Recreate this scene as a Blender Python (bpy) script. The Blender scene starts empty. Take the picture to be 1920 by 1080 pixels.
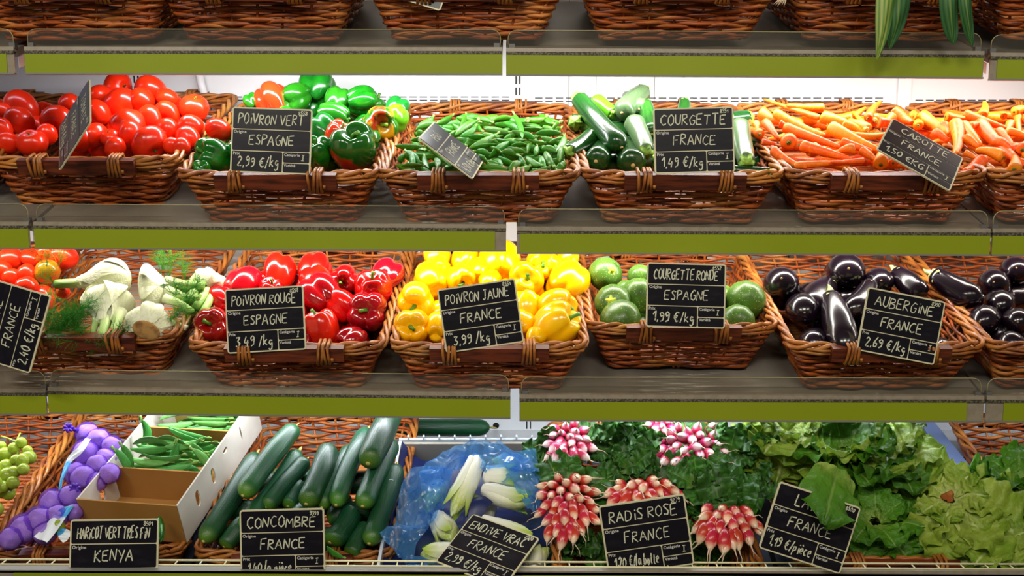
import bpy, bmesh, math, random
from mathutils import Vector, Matrix, Quaternion, noise
PI = math.pi
S = bpy.context.scene
COL = S.collection

# ------------------------------------------------------------------ camera, exposure, world, room lights
CAMP = Vector((0.0, -2.0, 1.40))
PITCH = math.radians(8.0)
FPX = 1810.0
cam_d = bpy.data.cameras.new('camera'); cam_d.sensor_width = 36.0; cam_d.lens = 36.0 * FPX / 1920.0
cam_d.clip_start = 0.05
cam = bpy.data.objects.new('camera', cam_d); COL.objects.link(cam)
cam.location = CAMP; cam.rotation_euler = (PI / 2 - PITCH, 0, 0)
S.camera = cam
S.view_settings.view_transform = 'Standard'; S.view_settings.look = 'None'
S.view_settings.exposure = 0.0; S.view_settings.gamma = 1.0; S.view_settings.use_curve_mapping = False
try:
    S.cycles.use_denoising = True
    S.cycles.max_bounces = 8; S.cycles.transparent_max_bounces = 16
    S.cycles.sample_clamp_indirect = 6.0
    S.cycles.caustics_reflective = False; S.cycles.caustics_refractive = False
except Exception:
    pass
wd = bpy.data.worlds.new('world'); S.world = wd; wd.use_nodes = True
wd.node_tree.nodes['Background'].inputs[0].default_value = (1.0, 0.93, 0.84, 1)
wd.node_tree.nodes['Background'].inputs[1].default_value = 0.09

def add_light(name, loc, target, sx, sy, watt, col=(1, 1, 1), parent=None, spread=PI):
    d = bpy.data.lights.new(name, 'AREA'); d.shape = 'RECTANGLE'; d.size = sx; d.size_y = sy
    d.energy = watt; d.color = col; d.spread = spread
    o = bpy.data.objects.new(name, d); COL.objects.link(o); o.location = loc
    dirv = Vector(target) - Vector(loc)
    o.rotation_euler = dirv.to_track_quat('-Z', 'Y').to_euler()
    if parent: o.parent = parent
    return o
# two rows of shop ceiling lamps behind and above the shopper
for x_, w_ in ((-1.7, 42), (0.2, 42), (2.1, 21)):
    add_light('ceiling_lamp', (x_, -2.6, 3.2), (x_ * .5, 0.0, 0.9), 1.2, 0.3, w_, (1.0, 0.94, 0.82))
TUBES = {  # row, module -> (watt, colour) of the fluorescent tube under that shelf
    (0, 0): (0.75, (.75, .82, 1)), (0, 1): (8.0, (.95, .98, 1)), (0, 2): (8.6, (1, .96, .93)), (0, 3): (7.2, (1, .86, .78)),
    (1, 0): (5.2, (1, .93, .82)), (1, 1): (5.4, (1, .94, .82)), (1, 2): (5.4, (1, .93, .84)), (1, 3): (3.30, (1, .86, .72)),
    (2, 0): (4.68, (.92, .94, 1)), (2, 1): (4.68, (.86, .93, 1)), (2, 2): (3.98, (.84, .94, 1)), (2, 3): (1.40, (.78, .86, 1)),
}

# ------------------------------------------------------------------ photograph frame <-> world
RT = Vector((1, 0, 0)); FW = Vector((0, math.cos(PITCH), -math.sin(PITCH))); UPV = Vector((0, math.sin(PITCH), math.cos(PITCH)))
def ray(px, py): return FW + RT * ((px - 960) / FPX) + UPV * ((540 - py) / FPX)
def W(px, py, Y):
    """point seen at photo position px,py, at distance Y in front of the camera (along +y)"""
    d = ray(px, py); return CAMP + d * (Y / d.y)
def depth_of(p): return (p - CAMP).dot(FW)
PLANES = {0: (2.02, .33, .45), 1: (2.02, -.055, .55), 2: (2.02, -.415, .55), 3: (1.87, -.805, .50)}
def PL(px, py, row, lift=0.0):
    """point seen at px,py on the sloping top of the goods in that row"""
    Y0, z0, s = PLANES[row]; d = ray(px, py); z0 = z0 + lift
    return CAMP + d * ((z0 - s * Y0) / (d.z - s * d.y))
def basis(p):
    t = (CAMP - p).normalized(); r = Vector((-t.y, t.x, 0)).normalized()
    if r.x < 0: r = -r
    return r, t.cross(r), t

# ------------------------------------------------------------------ materials
def lin(c):
    if isinstance(c, str):
        c = c.lstrip('#'); c = [int(c[i:i + 2], 16) for i in (0, 2, 4)]
    return tuple(((v / 255) / 12.92 if v / 255 <= .04045 else ((v / 255 + .055) / 1.055) ** 2.4) for v in c) + (1.0,)
MATS = {}
def mat(name, col, rough=.4, spec=.5, hue=0.0, val=0.0, sat=0.0, ramp=None, axis='z', mix=(), bump=None, coat=0.0, metal=0.0,
        transl=0.0, sss=0.0, rib=None, stretch=(1, 1, 1), coords='Object', alpha=None, emit=None):
    """principled material; ramp: colour stops along the object's own length; mix: list of (kind, scale, colour, lo, hi, stretch)"""
    m = bpy.data.materials.new(name); m.use_nodes = True; nt = m.node_tree; N = nt.nodes; L = nt.links
    bsdf = N['Principled BSDF']; out = N['Material Output']
    def node(t, **kw):
        n = N.new(t)
        for k, v in kw.items(): setattr(n, k, v)
        return n
    tc = node('ShaderNodeTexCoord')
    if ramp:
        sep = node('ShaderNodeSeparateXYZ'); L.new(tc.outputs['UV' if axis in 'uv' else 'Generated'], sep.inputs[0])
        rp = node('ShaderNodeValToRGB'); src = sep.outputs[{'x': 0, 'y': 1, 'z': 2, 'u': 0, 'v': 1}[axis]]
        L.new(src, rp.inputs[0])
        el = rp.color_ramp.elements
        while len(el) < len(ramp): el.new(.5)
        for e, (p, c) in zip(el, ramp): e.position = p; e.color = lin(c)
        cur = rp.outputs[0]
    else:
        rgb = node('ShaderNodeRGB'); rgb.outputs[0].default_value = lin(col); cur = rgb.outputs[0]
    for kind, sc, c2, lo, hi, st in mix:
        mp = node('ShaderNodeMapping'); mp.inputs['Scale'].default_value = st
        L.new(tc.outputs[coords], mp.inputs[0])
        oi = node('ShaderNodeObjectInfo'); ad = node('ShaderNodeVectorMath', operation='ADD'); ml = node('ShaderNodeMath', operation='MULTIPLY')
        ml.inputs[1].default_value = 37.0; L.new(oi.outputs['Random'], ml.inputs[0]); L.new(mp.outputs[0], ad.inputs[0]); L.new(ml.outputs[0], ad.inputs[1])
        if kind == 'spot':
            t = node('ShaderNodeTexVoronoi'); t.inputs['Scale'].default_value = sc; f = t.outputs['Distance']
        else:
            t = node('ShaderNodeTexNoise'); t.inputs['Scale'].default_value = sc; t.inputs['Detail'].default_value = 4; f = t.outputs[0]
        L.new(ad.outputs[0], t.inputs['Vector'])
        mr = node('ShaderNodeMapRange'); mr.inputs[1].default_value = lo; mr.inputs[2].default_value = hi; L.new(f, mr.inputs[0])
        mx = node('ShaderNodeMix', data_type='RGBA'); L.new(mr.outputs[0], mx.inputs[0]); L.new(cur, mx.inputs[6]); mx.inputs[7].default_value = lin(c2)
        cur = mx.outputs[2]
    if rib:
        s2 = node('ShaderNodeSeparateXYZ'); L.new(tc.outputs['UV'], s2.inputs[0]); q = node('ShaderNodeMath', operation='SUBTRACT'); q.inputs[1].default_value = .5
        L.new(s2.outputs[0], q.inputs[0]); qa = node('ShaderNodeMath', operation='ABSOLUTE'); L.new(q.outputs[0], qa.inputs[0])
        qm = node('ShaderNodeMapRange'); qm.inputs[1].default_value = rib[1]; qm.inputs[2].default_value = rib[1] * .3; L.new(qa.outputs[0], qm.inputs[0])
        mx = node('ShaderNodeMix', data_type='RGBA'); L.new(qm.outputs[0], mx.inputs[0]); L.new(cur, mx.inputs[6]); mx.inputs[7].default_value = lin(rib[0]); cur = mx.outputs[2]
    if hue or val or sat:
        oi = node('ShaderNodeObjectInfo'); hs = node('ShaderNodeHueSaturation')
        def rng(k, amt, base):
            a = node('ShaderNodeMath', operation='MULTIPLY'); a.inputs[1].default_value = k; L.new(oi.outputs['Random'], a.inputs[0])
            b = node('ShaderNodeMath', operation='FRACT'); L.new(a.outputs[0], b.inputs[0])
            c = node('ShaderNodeMath', operation='MULTIPLY_ADD'); c.inputs[1].default_value = 2 * amt; c.inputs[2].default_value = base - amt
            L.new(b.outputs[0], c.inputs[0]); return c.outputs[0]
        if hue: L.new(rng(7.31, hue, .5), hs.inputs['Hue'])
        if sat: L.new(rng(3.77, sat, 1), hs.inputs['Saturation'])
        if val: L.new(rng(11.9, val, 1), hs.inputs['Value'])
        L.new(cur, hs.inputs['Color']); cur = hs.outputs[0]
    L.new(cur, bsdf.inputs['Base Color'])
    bsdf.inputs['Roughness'].default_value = rough; bsdf.inputs['Specular IOR Level'].default_value = spec
    bsdf.inputs['Coat Weight'].default_value = coat; bsdf.inputs['Coat Roughness'].default_value = .12; bsdf.inputs['Metallic'].default_value = metal
    if sss:
        bsdf.inputs['Subsurface Weight'].default_value = sss; bsdf.inputs['Subsurface Radius'].default_value = (.01, .005, .003)
    if bump:
        bs, bst, st = bump
        mp = node('ShaderNodeMapping'); mp.inputs['Scale'].default_value = st; L.new(tc.outputs[coords], mp.inputs[0])
        t = node('ShaderNodeTexNoise'); t.inputs['Scale'].default_value = bs; t.inputs['Detail'].default_value = 3; L.new(mp.outputs[0], t.inputs['Vector'])
        b = node('ShaderNodeBump'); b.inputs['Strength'].default_value = bst; b.inputs['Distance'].default_value = .01
        L.new(t.outputs[0], b.inputs['Height']); L.new(b.outputs[0], bsdf.inputs['Normal'])
    sh = bsdf.outputs[0]
    if transl:
        tr = node('ShaderNodeBsdfTranslucent'); L.new(cur, tr.inputs[0]); ms = node('ShaderNodeMixShader'); ms.inputs[0].default_value = transl
        L.new(sh, ms.inputs[1]); L.new(tr.outputs[0], ms.inputs[2]); sh = ms.outputs[0]
    if alpha is not None:
        tr = node('ShaderNodeBsdfTransparent'); tr.inputs[0].default_value = lin(alpha[1]); ms = node('ShaderNodeMixShader'); ms.inputs[0].default_value = alpha[0]
        L.new(tr.outputs[0], ms.inputs[1]); L.new(sh, ms.inputs[2]); sh = ms.outputs[0]
    if emit:
        bsdf.inputs['Emission Color'].default_value = lin(emit[0]); bsdf.inputs['Emission Strength'].default_value = emit[1]
    L.new(sh, out.inputs['Surface'])
    MATS[name] = m; return m
one = (1, 1, 1)
mat('wicker', '#9e4c18', .40, .35, val=.10, mix=(('n', 26, '#5a220a', .47, .64, (1, 1, 9)), ('n', 9, '#cc8640', .50, .75, (1, 1, 3))))
mat('wicker_rim', '#b06c2a', .38, .5, val=.1, mix=(('n', 18, '#74391a', .40, .68, one), ('n', 7, '#c89040', .55, .8, one)))
mat('handle_wood', '#6d2f16', .45, .4, val=.15, mix=(('n', 14, '#3a160b', .4, .65, (1, 9, 9)),))
mat('binding', '#a9682a', .4, .5, mix=(('n', 40, '#6f3714', .45, .7, one),))
mat('white_panel', '#e9e9ea', .35, .4)
mat('slot_black', '#0c0c10', .6, .3)
mat('green_strip', '#85920e', .45, .4, mix=(('n', 3, '#8b9818', .3, .7, one),))
mat('rail_plastic', '#938876', .3, .5, mix=(('n', 60, '#8a7f6d', .45, .6, (1, 1, 1)),))
mat('rail_dark', '#3b372d', .5, .4, mix=(('n', 260, '#6a6450', .48, .56, one),))
mat('rail_metal', '#85827c', .45, .4, metal=.2)
mat('shelf_metal', '#8c857a', .38, .5, metal=.25, mix=(('n', 5, '#6c655c', .4, .65, (1, .3, 1)),))
mat('glass', '#c8c2b4', .06, .6, alpha=(.045, '#f4f2ec'))
mat('glass_edge', '#9a9168', .2, .6)
mat('steel', '#a9a7a2', .25, .5, metal=.8)
mat('tube_glow', '#ffffff', .4, .5, emit=('#ffffff', 4.0))
mat('board', '#100d15', .30, .35, mix=(('n', 30, '#1d1a22', .5, .75, (1, 3, 1)),))
mat('sign_frame', '#cfc8a4', .4, .4)
mat('chalk', '#c9c9ae', .6, .3, mix=(('n', 170, '#4a4a48', .56, .70, one),))
mat('caption', '#c8c6bd', .5, .3)
mat('tomato', '#de2608', .26, .45, val=.14, coat=.2, mix=(('n', 1.3, '#e8380c', .5, .8, one),))
mat('tomato_green', '#a07a10', .2, .5, coat=.25, mix=(('n', 1.5, '#c8380c', .45, .7, one),))
mat('calyx', '#2f5a14', .6, .3, val=.2)
mat('pepper_green', '#0b5a0e', .19, .5, coat=.22, hue=.012, val=.25, mix=(('n', 1.2, '#1a7a12', .45, .8, one),))
mat('pepper_red', '#c20c08', .19, .5, coat=.22, hue=.003, val=.2, mix=(('n', 1.0, '#e0200a', .5, .8, one),))
mat('pepper_dark_red', '#930613', .12, .6, coat=.4, hue=.003, val=.15, mix=(('n', 1.0, '#b00a10', .5, .8, one),))
mat('pepper_yellow', '#f5b800', .2, .5, coat=.22, hue=.008, val=.06, mix=(('n', 1.0, '#f8cf08', .5, .8, one),))
mat('pepper_turning', '#2c6a12', .19, .5, coat=.22, mix=(('n', .9, '#c43a10', .49, .56, one), ('n', 1.3, '#d99a10', .55, .62, one)))
mat('pepper_green_red', '#175a16', .13, .6, coat=.4, mix=(('n', .7, '#b8260e', .54, .62, one),))
mat('pepper_red_green', '#d8300f', .13, .6, coat=.4, mix=(('n', .8, '#2f6a18', .56, .66, one),))
mat('pepper_lime', '#5fae14', .13, .6, coat=.4)
mat('stalk_green', '#3f7a1a', .45, .4, val=.2, mix=(('n', 5, '#6a9c30', .45, .7, one),))
mat('stalk_lime', '#7fae2c', .45, .4, val=.15)
mat('pea', '#357a10', .38, .4, hue=.015, val=.2, transl=.1, mix=(('n', 3, '#4e9020', .45, .75, one),))
mat('pea_tip', '#7fa050', .5, .3)
mat('courgette', '#123f14', .22, .5, coat=.2, hue=.012, val=.3, mix=(('n', 3, '#2a6a22', .5, .8, (1, 1, .4)), ('spot', 34, '#86a86a', .16, .05, (1, 1, 3)),))
mat('courgette_pale', '#56704c', .25, .5, coat=.2, val=.15, mix=(('n', 2.5, '#33582e', .5, .8, (1, 1, .4)), ('spot', 30, '#a9bc98', .2, .06, (1, 1, 3)),))
mat('courgette_lime', '#4f9a18', .25, .5, coat=.2, mix=(('spot', 30, '#a9d070', .2, .06, one),))
mat('courgette_stalk', '#8fb848', .5, .3, mix=(('n', 4, '#5a8a2c', .45, .7, one),))
mat('scar_dark', '#8a7048', .7, .2)
mat('scar', '#c8b078', .7, .2)
mat('round_courgette', '#4a6e22', .36, .4, coat=.05, val=.15, mix=(('n', 2, '#365a1a', .45, .7, one), ('spot', 9, '#9ab878', .26, .12, one)))
mat('round_star', '#b8c83c', .5, .3)
mat('carrot', '#ee7208', .42, .4, hue=.018, val=.12, mix=(('n', 3.0, '#f59420', .5, .75, (.6, .6, 5)), ('n', 5, '#d2500e', .62, .8, (.5, .5, 14))), bump=(3, .12, (.5, .5, 18)))
mat('carrot_crown', '#8a6a28', .7, .2, mix=(('n', 6, '#4f6a1e', .45, .6, one),))
mat('aubergine', '#120812', .2, .6, coat=.2, val=.2, mix=(('n', 1.0, '#241024', .55, .8, one),))
mat('aubergine_calyx', '#8f9a5a', .6, .3, mix=(('n', 6, '#c8c090', .45, .7, one),))
mat('fennel', '#e6e8cb', .42, .4, mix=(('n', 3, '#cdd8a0', .45, .75, (6, 6, .6)),), bump=(4, .25, (9, 9, .5)))
mat('fennel_stalk', '#9fc060', .42, .4, ramp=((0, '#e8eccb'), (.35, '#b8d088'), (1, '#6fa03c')))
mat('fennel_frond', '#2f8a1c', .6, .25, val=.25, hue=.015, transl=.25)
mat('fennel_root', '#b58a52', .8, .2, mix=(('n', 5, '#7a5630', .45, .65, one),))
mat('cucumber', '#0f4a24', .36, .45, coat=.06, hue=.01, val=.22, ramp=((0, '#5a8a20'), (.1, '#174a1e'), (.3, '#0c3a1e'), (.8, '#0c3f24'), (1, '#164c28')), mix=(('n', 4, '#225a3a', .5, .75, (8, 8, .7)),), bump=(4, .2, (7, 7, 1.2)))
mat('cucumber_tip', '#b8a860', .7, .2)
mat('sticker', '#dfe4ee', .4, .4, mix=(('n', 300, '#3a70b8', .5, .54, one),))
mat('endive', '#f2f2e2', .4, .4, ramp=((0, '#f6f4ea'), (.5, '#f3f4dc'), (.78, '#c6d46a'), (1, '#8fae2c')), bump=(3, .2, (10, 10, .6)), mix=(('n', 2.2, '#eef2d8', .4, .8, (6, 6, .7)),))
mat('endive_leaf', '#eef0da', .4, .4, axis='v', ramp=((0, '#f6f4ec'), (.5, '#eff2da'), (.85, '#c2d468'), (1, '#9cbc3a')), transl=.2)
mat('radish', '#b8203a', .3, .5, coat=.15, hue=.012, val=.12, ramp=((0, '#f0dcc0'), (.18, '#eebfa0'), (.36, '#c62c28'), (.6, '#b81c20'), (1, '#a41420')))
mat('radish_bluelit', '#c83a64', .3, .5, coat=.15, hue=.012, val=.12, ramp=((0, '#f6ecec'), (.2, '#f0d0d6'), (.36, '#cf3f6c'), (.7, '#b82458'), (1, '#a81c4c')))  # radish copy for the back bunches: bluish light put into the colour as magenta
mat('radish_root', '#d8c0a4', .7, .2)
mat('radish_leaf', '#2f5f1c', .45, .4, axis='v', rib=('#5a8034', .03), ramp=((0, '#7a9a44'), (.3, '#2f5c1a'), (1, '#234c14')), val=.3, transl=.2, mix=(('n', 8, '#47802c', .45, .7, one),))
mat('lettuce', '#6a9a24', .45, .35, axis='v', rib=('#c4d486', .045), ramp=((0, '#c6d080'), (.35, '#a4b84a'), (.75, '#7fa02c'), (1, '#688c22')), val=.12, transl=.3, mix=(('n', 7, '#98b040', .45, .7, one),), bump=(9, .5, one))
mat('lettuce_dark', '#2f6a18', .42, .35, axis='v', rib=('#7fa04a', .03), ramp=((0, '#9cb454'), (.3, '#5a8c22'), (.8, '#447a18'), (1, '#386814')), val=.2, transl=.3, mix=(('n', 7, '#548a22', .45, .7, one),), bump=(9, .5, one))
mat('lettuce_rib', '#c0d080', .5, .3)
mat('lettuce_scar', '#8a4a1c', .7, .2, mix=(('n', 30, '#c08a4a', .5, .7, one),))
mat('grape', '#a0b43a', .25, .5, val=.12, transl=.15, mix=(('n', 2, '#86a02c', .45, .7, one),))
mat('grape_stem', '#8a9a3c', .6, .3)
mat('garlic', '#e2d8e6', .42, .4, val=.06, mix=(('n', 3, '#b088d0', .45, .7, (8, 8, .6)), ('n', 1.2, '#f2ecee', .55, .7, one)), bump=(3, .2, (8, 8, .5)))
mat('net', '#7a48c8', .4, .5, transl=.3, alpha=(.22, '#e0ccf8'))
mat('net_knot', '#4c1aa0', .4, .5)
mat('label_paper', '#58a8d8', .3, .5, ramp=((0, '#e8eef4'), (.5, '#dfe8f0'), (.55, '#3c9cd8'), (.9, '#58b0e0'), (1, '#a8b4d8')), axis='v')
mat('cardboard', '#a4763e', .75, .15, mix=(('n', 6, '#94682f', .4, .7, (1, 1, 8)),))
mat('cardboard_white', '#cfc8bd', .7, .2, mix=(('n', 9, '#bdb4a6', .45, .7, one),))
mat('cardboard_olive', '#8a8040', .75, .15)
mat('bean', '#4f9440', .4, .4, hue=.015, val=.2, transl=.12, mix=(('n', 5, '#6aac58', .45, .75, one),))
mat('bag', '#66b4fa', .09, .9, coat=.8, transl=.5, alpha=(.42, '#c0e0fc'), mix=(('n', 14, '#a4d8fe', .45, .7, one),))
mat('navy_paper', '#1a2458', .4, .4, mix=(('n', 8, '#0e1438', .4, .7, one),))
mat('crate_white', '#cdd2d8', .4, .4)
mat('crate_card', '#9a9284', .7, .2)
mat('deck_slat', '#5a6680', .45, .4, mix=(('n', 6, '#465068', .4, .7, one),))
mat('deck_dark', '#1a1a1c', .6, .3)
mat('rack_wire', '#e6dfb4', .35, .5)
mat('blue_post', '#8aa0d8', .35, .5)
mat('leek', '#1f4a22', .55, .3, axis='u', ramp=((0, '#1d4f28'), (.12, '#3a6a34'), (.2, '#1f4c26'), (.34, '#48743a'), (.42, '#24522a'), (.5, '#6a8a3c'), (.58, '#24522a'), (.7, '#406c38'), (.8, '#1d4824'), (.9, '#365f30'), (1, '#173f26')), transl=.15)
mat('leek_pale', '#7a9a3c', .5, .3, axis='u', ramp=((0, '#3f6a24'), (.1, '#a4b464'), (.2, '#5a8630'), (.32, '#b4c070'), (.42, '#5f8c34'), (.52, '#a0b058'), (.62, '#4c7a2c'), (.74, '#9cb058'), (.86, '#4a7428'), (1, '#3a6424')), transl=.15)
mat('floor', '#7d766c', .5, .3, mix=(('n', 4, '#6c665c', .4, .7, one),))
mat('cabinet', '#3a3836', .5, .4)

# ------------------------------------------------------------------ mesh building
class M:
    def __init__(s): s.v = []; s.f = []; s.uv = None; s.flat = set(); s.mi = []; s.cur = 0
    def add(s, v, f, flat=False):
        n = len(s.v); s.v += [tuple(p) for p in v]
        for q in f:
            if flat: s.flat.add(len(s.f))
            s.f.append(tuple(i + n for i in q)); s.mi.append(s.cur)
        return s
    def surf(s, fn, nu, nv, pole0=True, pole1=True):
        """closed surface: fn(u 0..2pi, v 0..1); poles at both ends"""
        vs = []; fs = []
        rng = range(nv + 1)
        rows = []
        for j in rng:
            if j == 0 and pole0 or j == nv and pole1:
                rows.append([len(vs)]); vs.append(fn(0.0, j / nv))
            else:
                rows.append(list(range(len(vs), len(vs) + nu)))
                for i in range(nu): vs.append(fn(2 * PI * i / nu, j / nv))
        for a, b in zip(rows, rows[1:]):
            for i in range(nu):
                k = (i + 1) % nu
                if len(a) == 1 and len(b) == 1: continue
                if len(a) == 1: fs.append((a[0], b[k], b[i]))
                elif len(b) == 1: fs.append((a[i], a[k], b[0]))
                else: fs.append((a[i], a[k], b[k], b[i]))
        return s.add(vs, fs)
    def sheet(s, fn, nu, nv, uv=True):
        vs = [fn(i / nu, j / nv) for j in range(nv + 1) for i in range(nu + 1)]
        base = len(s.v)
        fs = [(j * (nu + 1) + i, j * (nu + 1) + i + 1, (j + 1) * (nu + 1) + i + 1, (j + 1) * (nu + 1) + i) for j in range(nv) for i in range(nu)]
        if uv:
            if s.uv is None: s.uv = {}
            for j in range(nv + 1):
                for i in range(nu + 1): s.uv[base + j * (nu + 1) + i] = (i / nu, j / nv)
        return s.add(vs, fs)
    def tube(s, pts, r, n=6, closed=False, flatten=1.0, caps=True):
        pts = [Vector(p) for p in pts]; m = len(pts)
        rs = r if isinstance(r, (list, tuple)) else [r] * m
        vs = []; fs = []; nrm = None
        for k, p in enumerate(pts):
            a = pts[(k - 1) % m] if (closed or k > 0) else p; b = pts[(k + 1) % m] if (closed or k < m - 1) else p
            t = (b - a)
            t = t.normalized() if t.length > 1e-9 else Vector((0, 0, 1))
            if nrm is None:
                nrm = Vector((0, 0, 1)) if abs(t.z) < .9 else Vector((1, 0, 0))
            nrm = (nrm - t * nrm.dot(t)); nrm = nrm.normalized() if nrm.length > 1e-6 else t.orthogonal().normalized()
            bn = t.cross(nrm)
            for i in range(n):
                an = 2 * PI * i / n; vs.append(p + (nrm * math.cos(an) + bn * math.sin(an) * flatten) * rs[k])
        for k in range(m if closed else m - 1):
            q = (k + 1) % m
            for i in range(n):
                j = (i + 1) % n; fs.append((k * n + i, k * n + j, q * n + j, q * n + i))
        if not closed and caps:
            fs.append(tuple(range(n - 1, -1, -1))); fs.append(tuple((m - 1) * n + i for i in range(n)))
        return s.add(vs, fs)
    def hexa(s, p):
        """8 corners: bottom 4 then top 4"""
        return s.add(p, [(3, 2, 1, 0), (4, 5, 6, 7), (0, 1, 5, 4), (1, 2, 6, 5), (2, 3, 7, 6), (3, 0, 4, 7)], True)
    def box(s, lo, hi):
        (a, b, c), (d, e, f) = lo, hi
        return s.hexa([(a, b, c), (d, b, c), (d, e, c), (a, e, c), (a, b, f), (d, b, f), (d, e, f), (a, e, f)])
    def mesh(s, name, *mats):
        me = bpy.data.meshes.new(name); me.from_pydata(s.v, [], s.f)
        me.polygons.foreach_set('use_smooth', [i not in s.flat for i in range(len(s.f))])
        for m_ in mats: me.materials.append(MATS[m_])
        if len(mats) > 1: me.polygons.foreach_set('material_index', s.mi)
        if s.uv:
            l = me.uv_layers.new(name='uv')
            for lp in me.loops: l.data[lp.index].uv = s.uv.get(lp.vertex_index, (.5, .5))
        me.update(); return me

def put(name, me, parent=None, mtx=None):
    o = bpy.data.objects.new(name, me); COL.objects.link(o)
    if parent: o.parent = parent
    if mtx is not None: o.matrix_local = mtx
    return o
def tag(o, label=None, cat=None, group=None, kind=None):
    if label: o['label'] = label
    if cat: o['category'] = cat
    if group: o['group'] = group
    if kind: o['kind'] = kind
    return o
def empty(name, mtx=None):
    o = bpy.data.objects.new(name, None); COL.objects.link(o); o.empty_display_size = .05
    if mtx is not None: o.matrix_world = mtx
    return o
def xf(loc, q=None, sc=(1, 1, 1)):
    return Matrix.LocRotScale(Vector(loc), q or Quaternion(), Vector(sc))
def copy_tree(o, parent=None):
    c = o.copy(); COL.objects.link(c)
    if parent:
        c.parent = parent; c.matrix_parent_inverse = o.matrix_parent_inverse.copy()
    for ch in list(o.children): copy_tree(ch, c)
    return c
ORD = 'zero first second third fourth fifth sixth seventh eighth ninth tenth eleventh twelfth thirteenth fourteenth fifteenth sixteenth seventeenth eighteenth nineteenth twentieth'.split()
def rank(items, what, where, per_row=5):
    """items: (object, px, py, look); words that single each one out by its row and its turn in the row"""
    it = sorted(items, key=lambda q: -q[2]); n = len(it); nr = max(1, round(n / per_row))
    base, ex = divmod(n, nr); k = 0
    for r in range(nr):
        c = base + (1 if r < ex else 0); row = sorted(it[k:k + c], key=lambda q: q[1]); k += c
        rn = 'only row' if nr == 1 else ('front row' if r == 0 else ('back row' if r == nr - 1 else ORD[r + 1] + ' row'))
        for i, (o, x, y, look) in enumerate(row):
            w = ((look + ' ') if look else '') + what
            if i == 0 and c > 1: pos = 'leftmost in the ' + rn
            elif i == c - 1 and c > 1: pos = 'rightmost in the ' + rn
            elif c == 1: pos = 'alone in the ' + rn
            else: pos = ORD[i + 1] + ' from left in the ' + rn
            o['label'] = f'{w}, {pos} of {where}'
# ------------------------------------------------------------------ the setting: floor, back wall of the chiller
WALL_Y = 0.60                      # front face of the back panel
o = put('floor', M().box((-4, -4.0, -.05), (4, 1.2, 0)).mesh('floor', 'floor')); tag(o, kind='structure')
o = put('wall_back', M().box((-2.2, WALL_Y, .2), (2.2, WALL_Y + .04, 2.6)).mesh('wall_back', 'white_panel')); tag(o, kind='structure')
wall = o
YW = WALL_Y + 2.0
def slot_row(px0, px1, py, step, skip=()):
    m = M(); x = px0
    a = W(px0, py, YW); b = W(px1, py, YW); n = int((px1 - px0) / step); ln = (b.x - a.x) / n
    for dz in (0.0, .0085):
        for i in range(n):
            if any(s0 <= px0 + i * step <= s1 for s0, s1 in skip): continue
            m.box((a.x + i * ln, WALL_Y - .0012, a.z - .0012 + dz), (a.x + i * ln + ln * .74, WALL_Y + .003, a.z + .0012 + dz))
    put('slot_row', m.mesh('slot_row', 'slot_black'), wall)
slot_row(-60, 960, 188, 19.1); slot_row(1003, 1660, 190, 19.1); slot_row(1716, 1990, 194, 19.1)
slot_row(60, 240, 483, 18.6); slot_row(1085, 1400, 492, 18.6)
def slot_column(px, py0, py1, n):
    m = M(); a = W(px, py0, YW); b = W(px, py1, YW); dz = (a.z - b.z) / n
    for dx in (-.0065, .0035):
        for i in range(n):
            m.box((a.x + dx, WALL_Y - .0022, a.z - i * dz - dz * .68), (a.x + dx + .0034, WALL_Y + .003, a.z - i * dz))
    put('slot_column', m.mesh('slot_column', 'slot_black'), wall)
slot_column(971, 122, 330, 10); slot_column(254, 122, 300, 9); slot_column(991, 790, 930, 7)
for i, (px, py0, py1, wd_) in enumerate(((1699, 120, 330, .034), (246, 120, 300, .02), (991, 780, 940, .03), (1706, 470, 560, .03))):
    a = W(px, py0, YW - .008); b = W(px, py1, YW - .008)
    m = M().box((a.x - wd_ / 2, WALL_Y - .0018 if i != 0 else WALL_Y - .008, b.z), (a.x + wd_ / 2, WALL_Y + .002, a.z))
    o = put('trim_%d' % (i + 1), m.mesh('upright', 'white_panel')); tag(o, kind='structure')
m = M()
for px in (1118, 1067, 1228):
    a = W(px, 130, YW); m.box((a.x - .0008, WALL_Y - .0009, .9), (a.x + .0008, WALL_Y + .002, 1.9))
a = W(1035, 800, YW); m.box((a.x - .001, WALL_Y - .0009, .4), (a.x + .001, WALL_Y + .002, .95))
put('seam', m.mesh('seam', 'rail_metal'), wall)
m = M(); c = W(930, 798, YW); m.tube([(c.x, WALL_Y - .002, c.z), (c.x, WALL_Y + .002, c.z)], .0085, 20); put('round_hole', m.mesh('round_hole', 'slot_black'), wall)
# white cable conduit with its wire on the back panel
m = M(); m.tube([W(371, 128, YW - .02), W(378, 160, YW - .02), W(390, 196, YW - .02)], [.011, .011, .0085], 10)
o = put('cable_sleeve', m.mesh('cable_sleeve', 'white_panel'))
tag(o, 'white cable sleeve hanging down the bright back panel behind the tomatoes', 'cable')
m = M(); m.tube([W(391, 196, YW - .02), W(402, 214, YW - .018), W(425, 238, YW - .012), W(440, 262, YW - .01)], .0016, 6); put('wire', m.mesh('wire', 'rail_metal'), o)
m = M(); m.tube([W(1085, 478, YW - .03), W(1128, 512, YW - .03), W(1150, 530, YW - .03)], .012, 10)
o = put('cable_sleeve', m.mesh('cable_sleeve', 'white_panel')); tag(o, 'white cable sleeve slanting behind the round courgettes', 'cable')

# ------------------------------------------------------------------ shelves: tray, lip, price rail, glass guard, lamp
SLOPE = .33; ROWY = (2.045, 2.013, 2.003)
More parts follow.
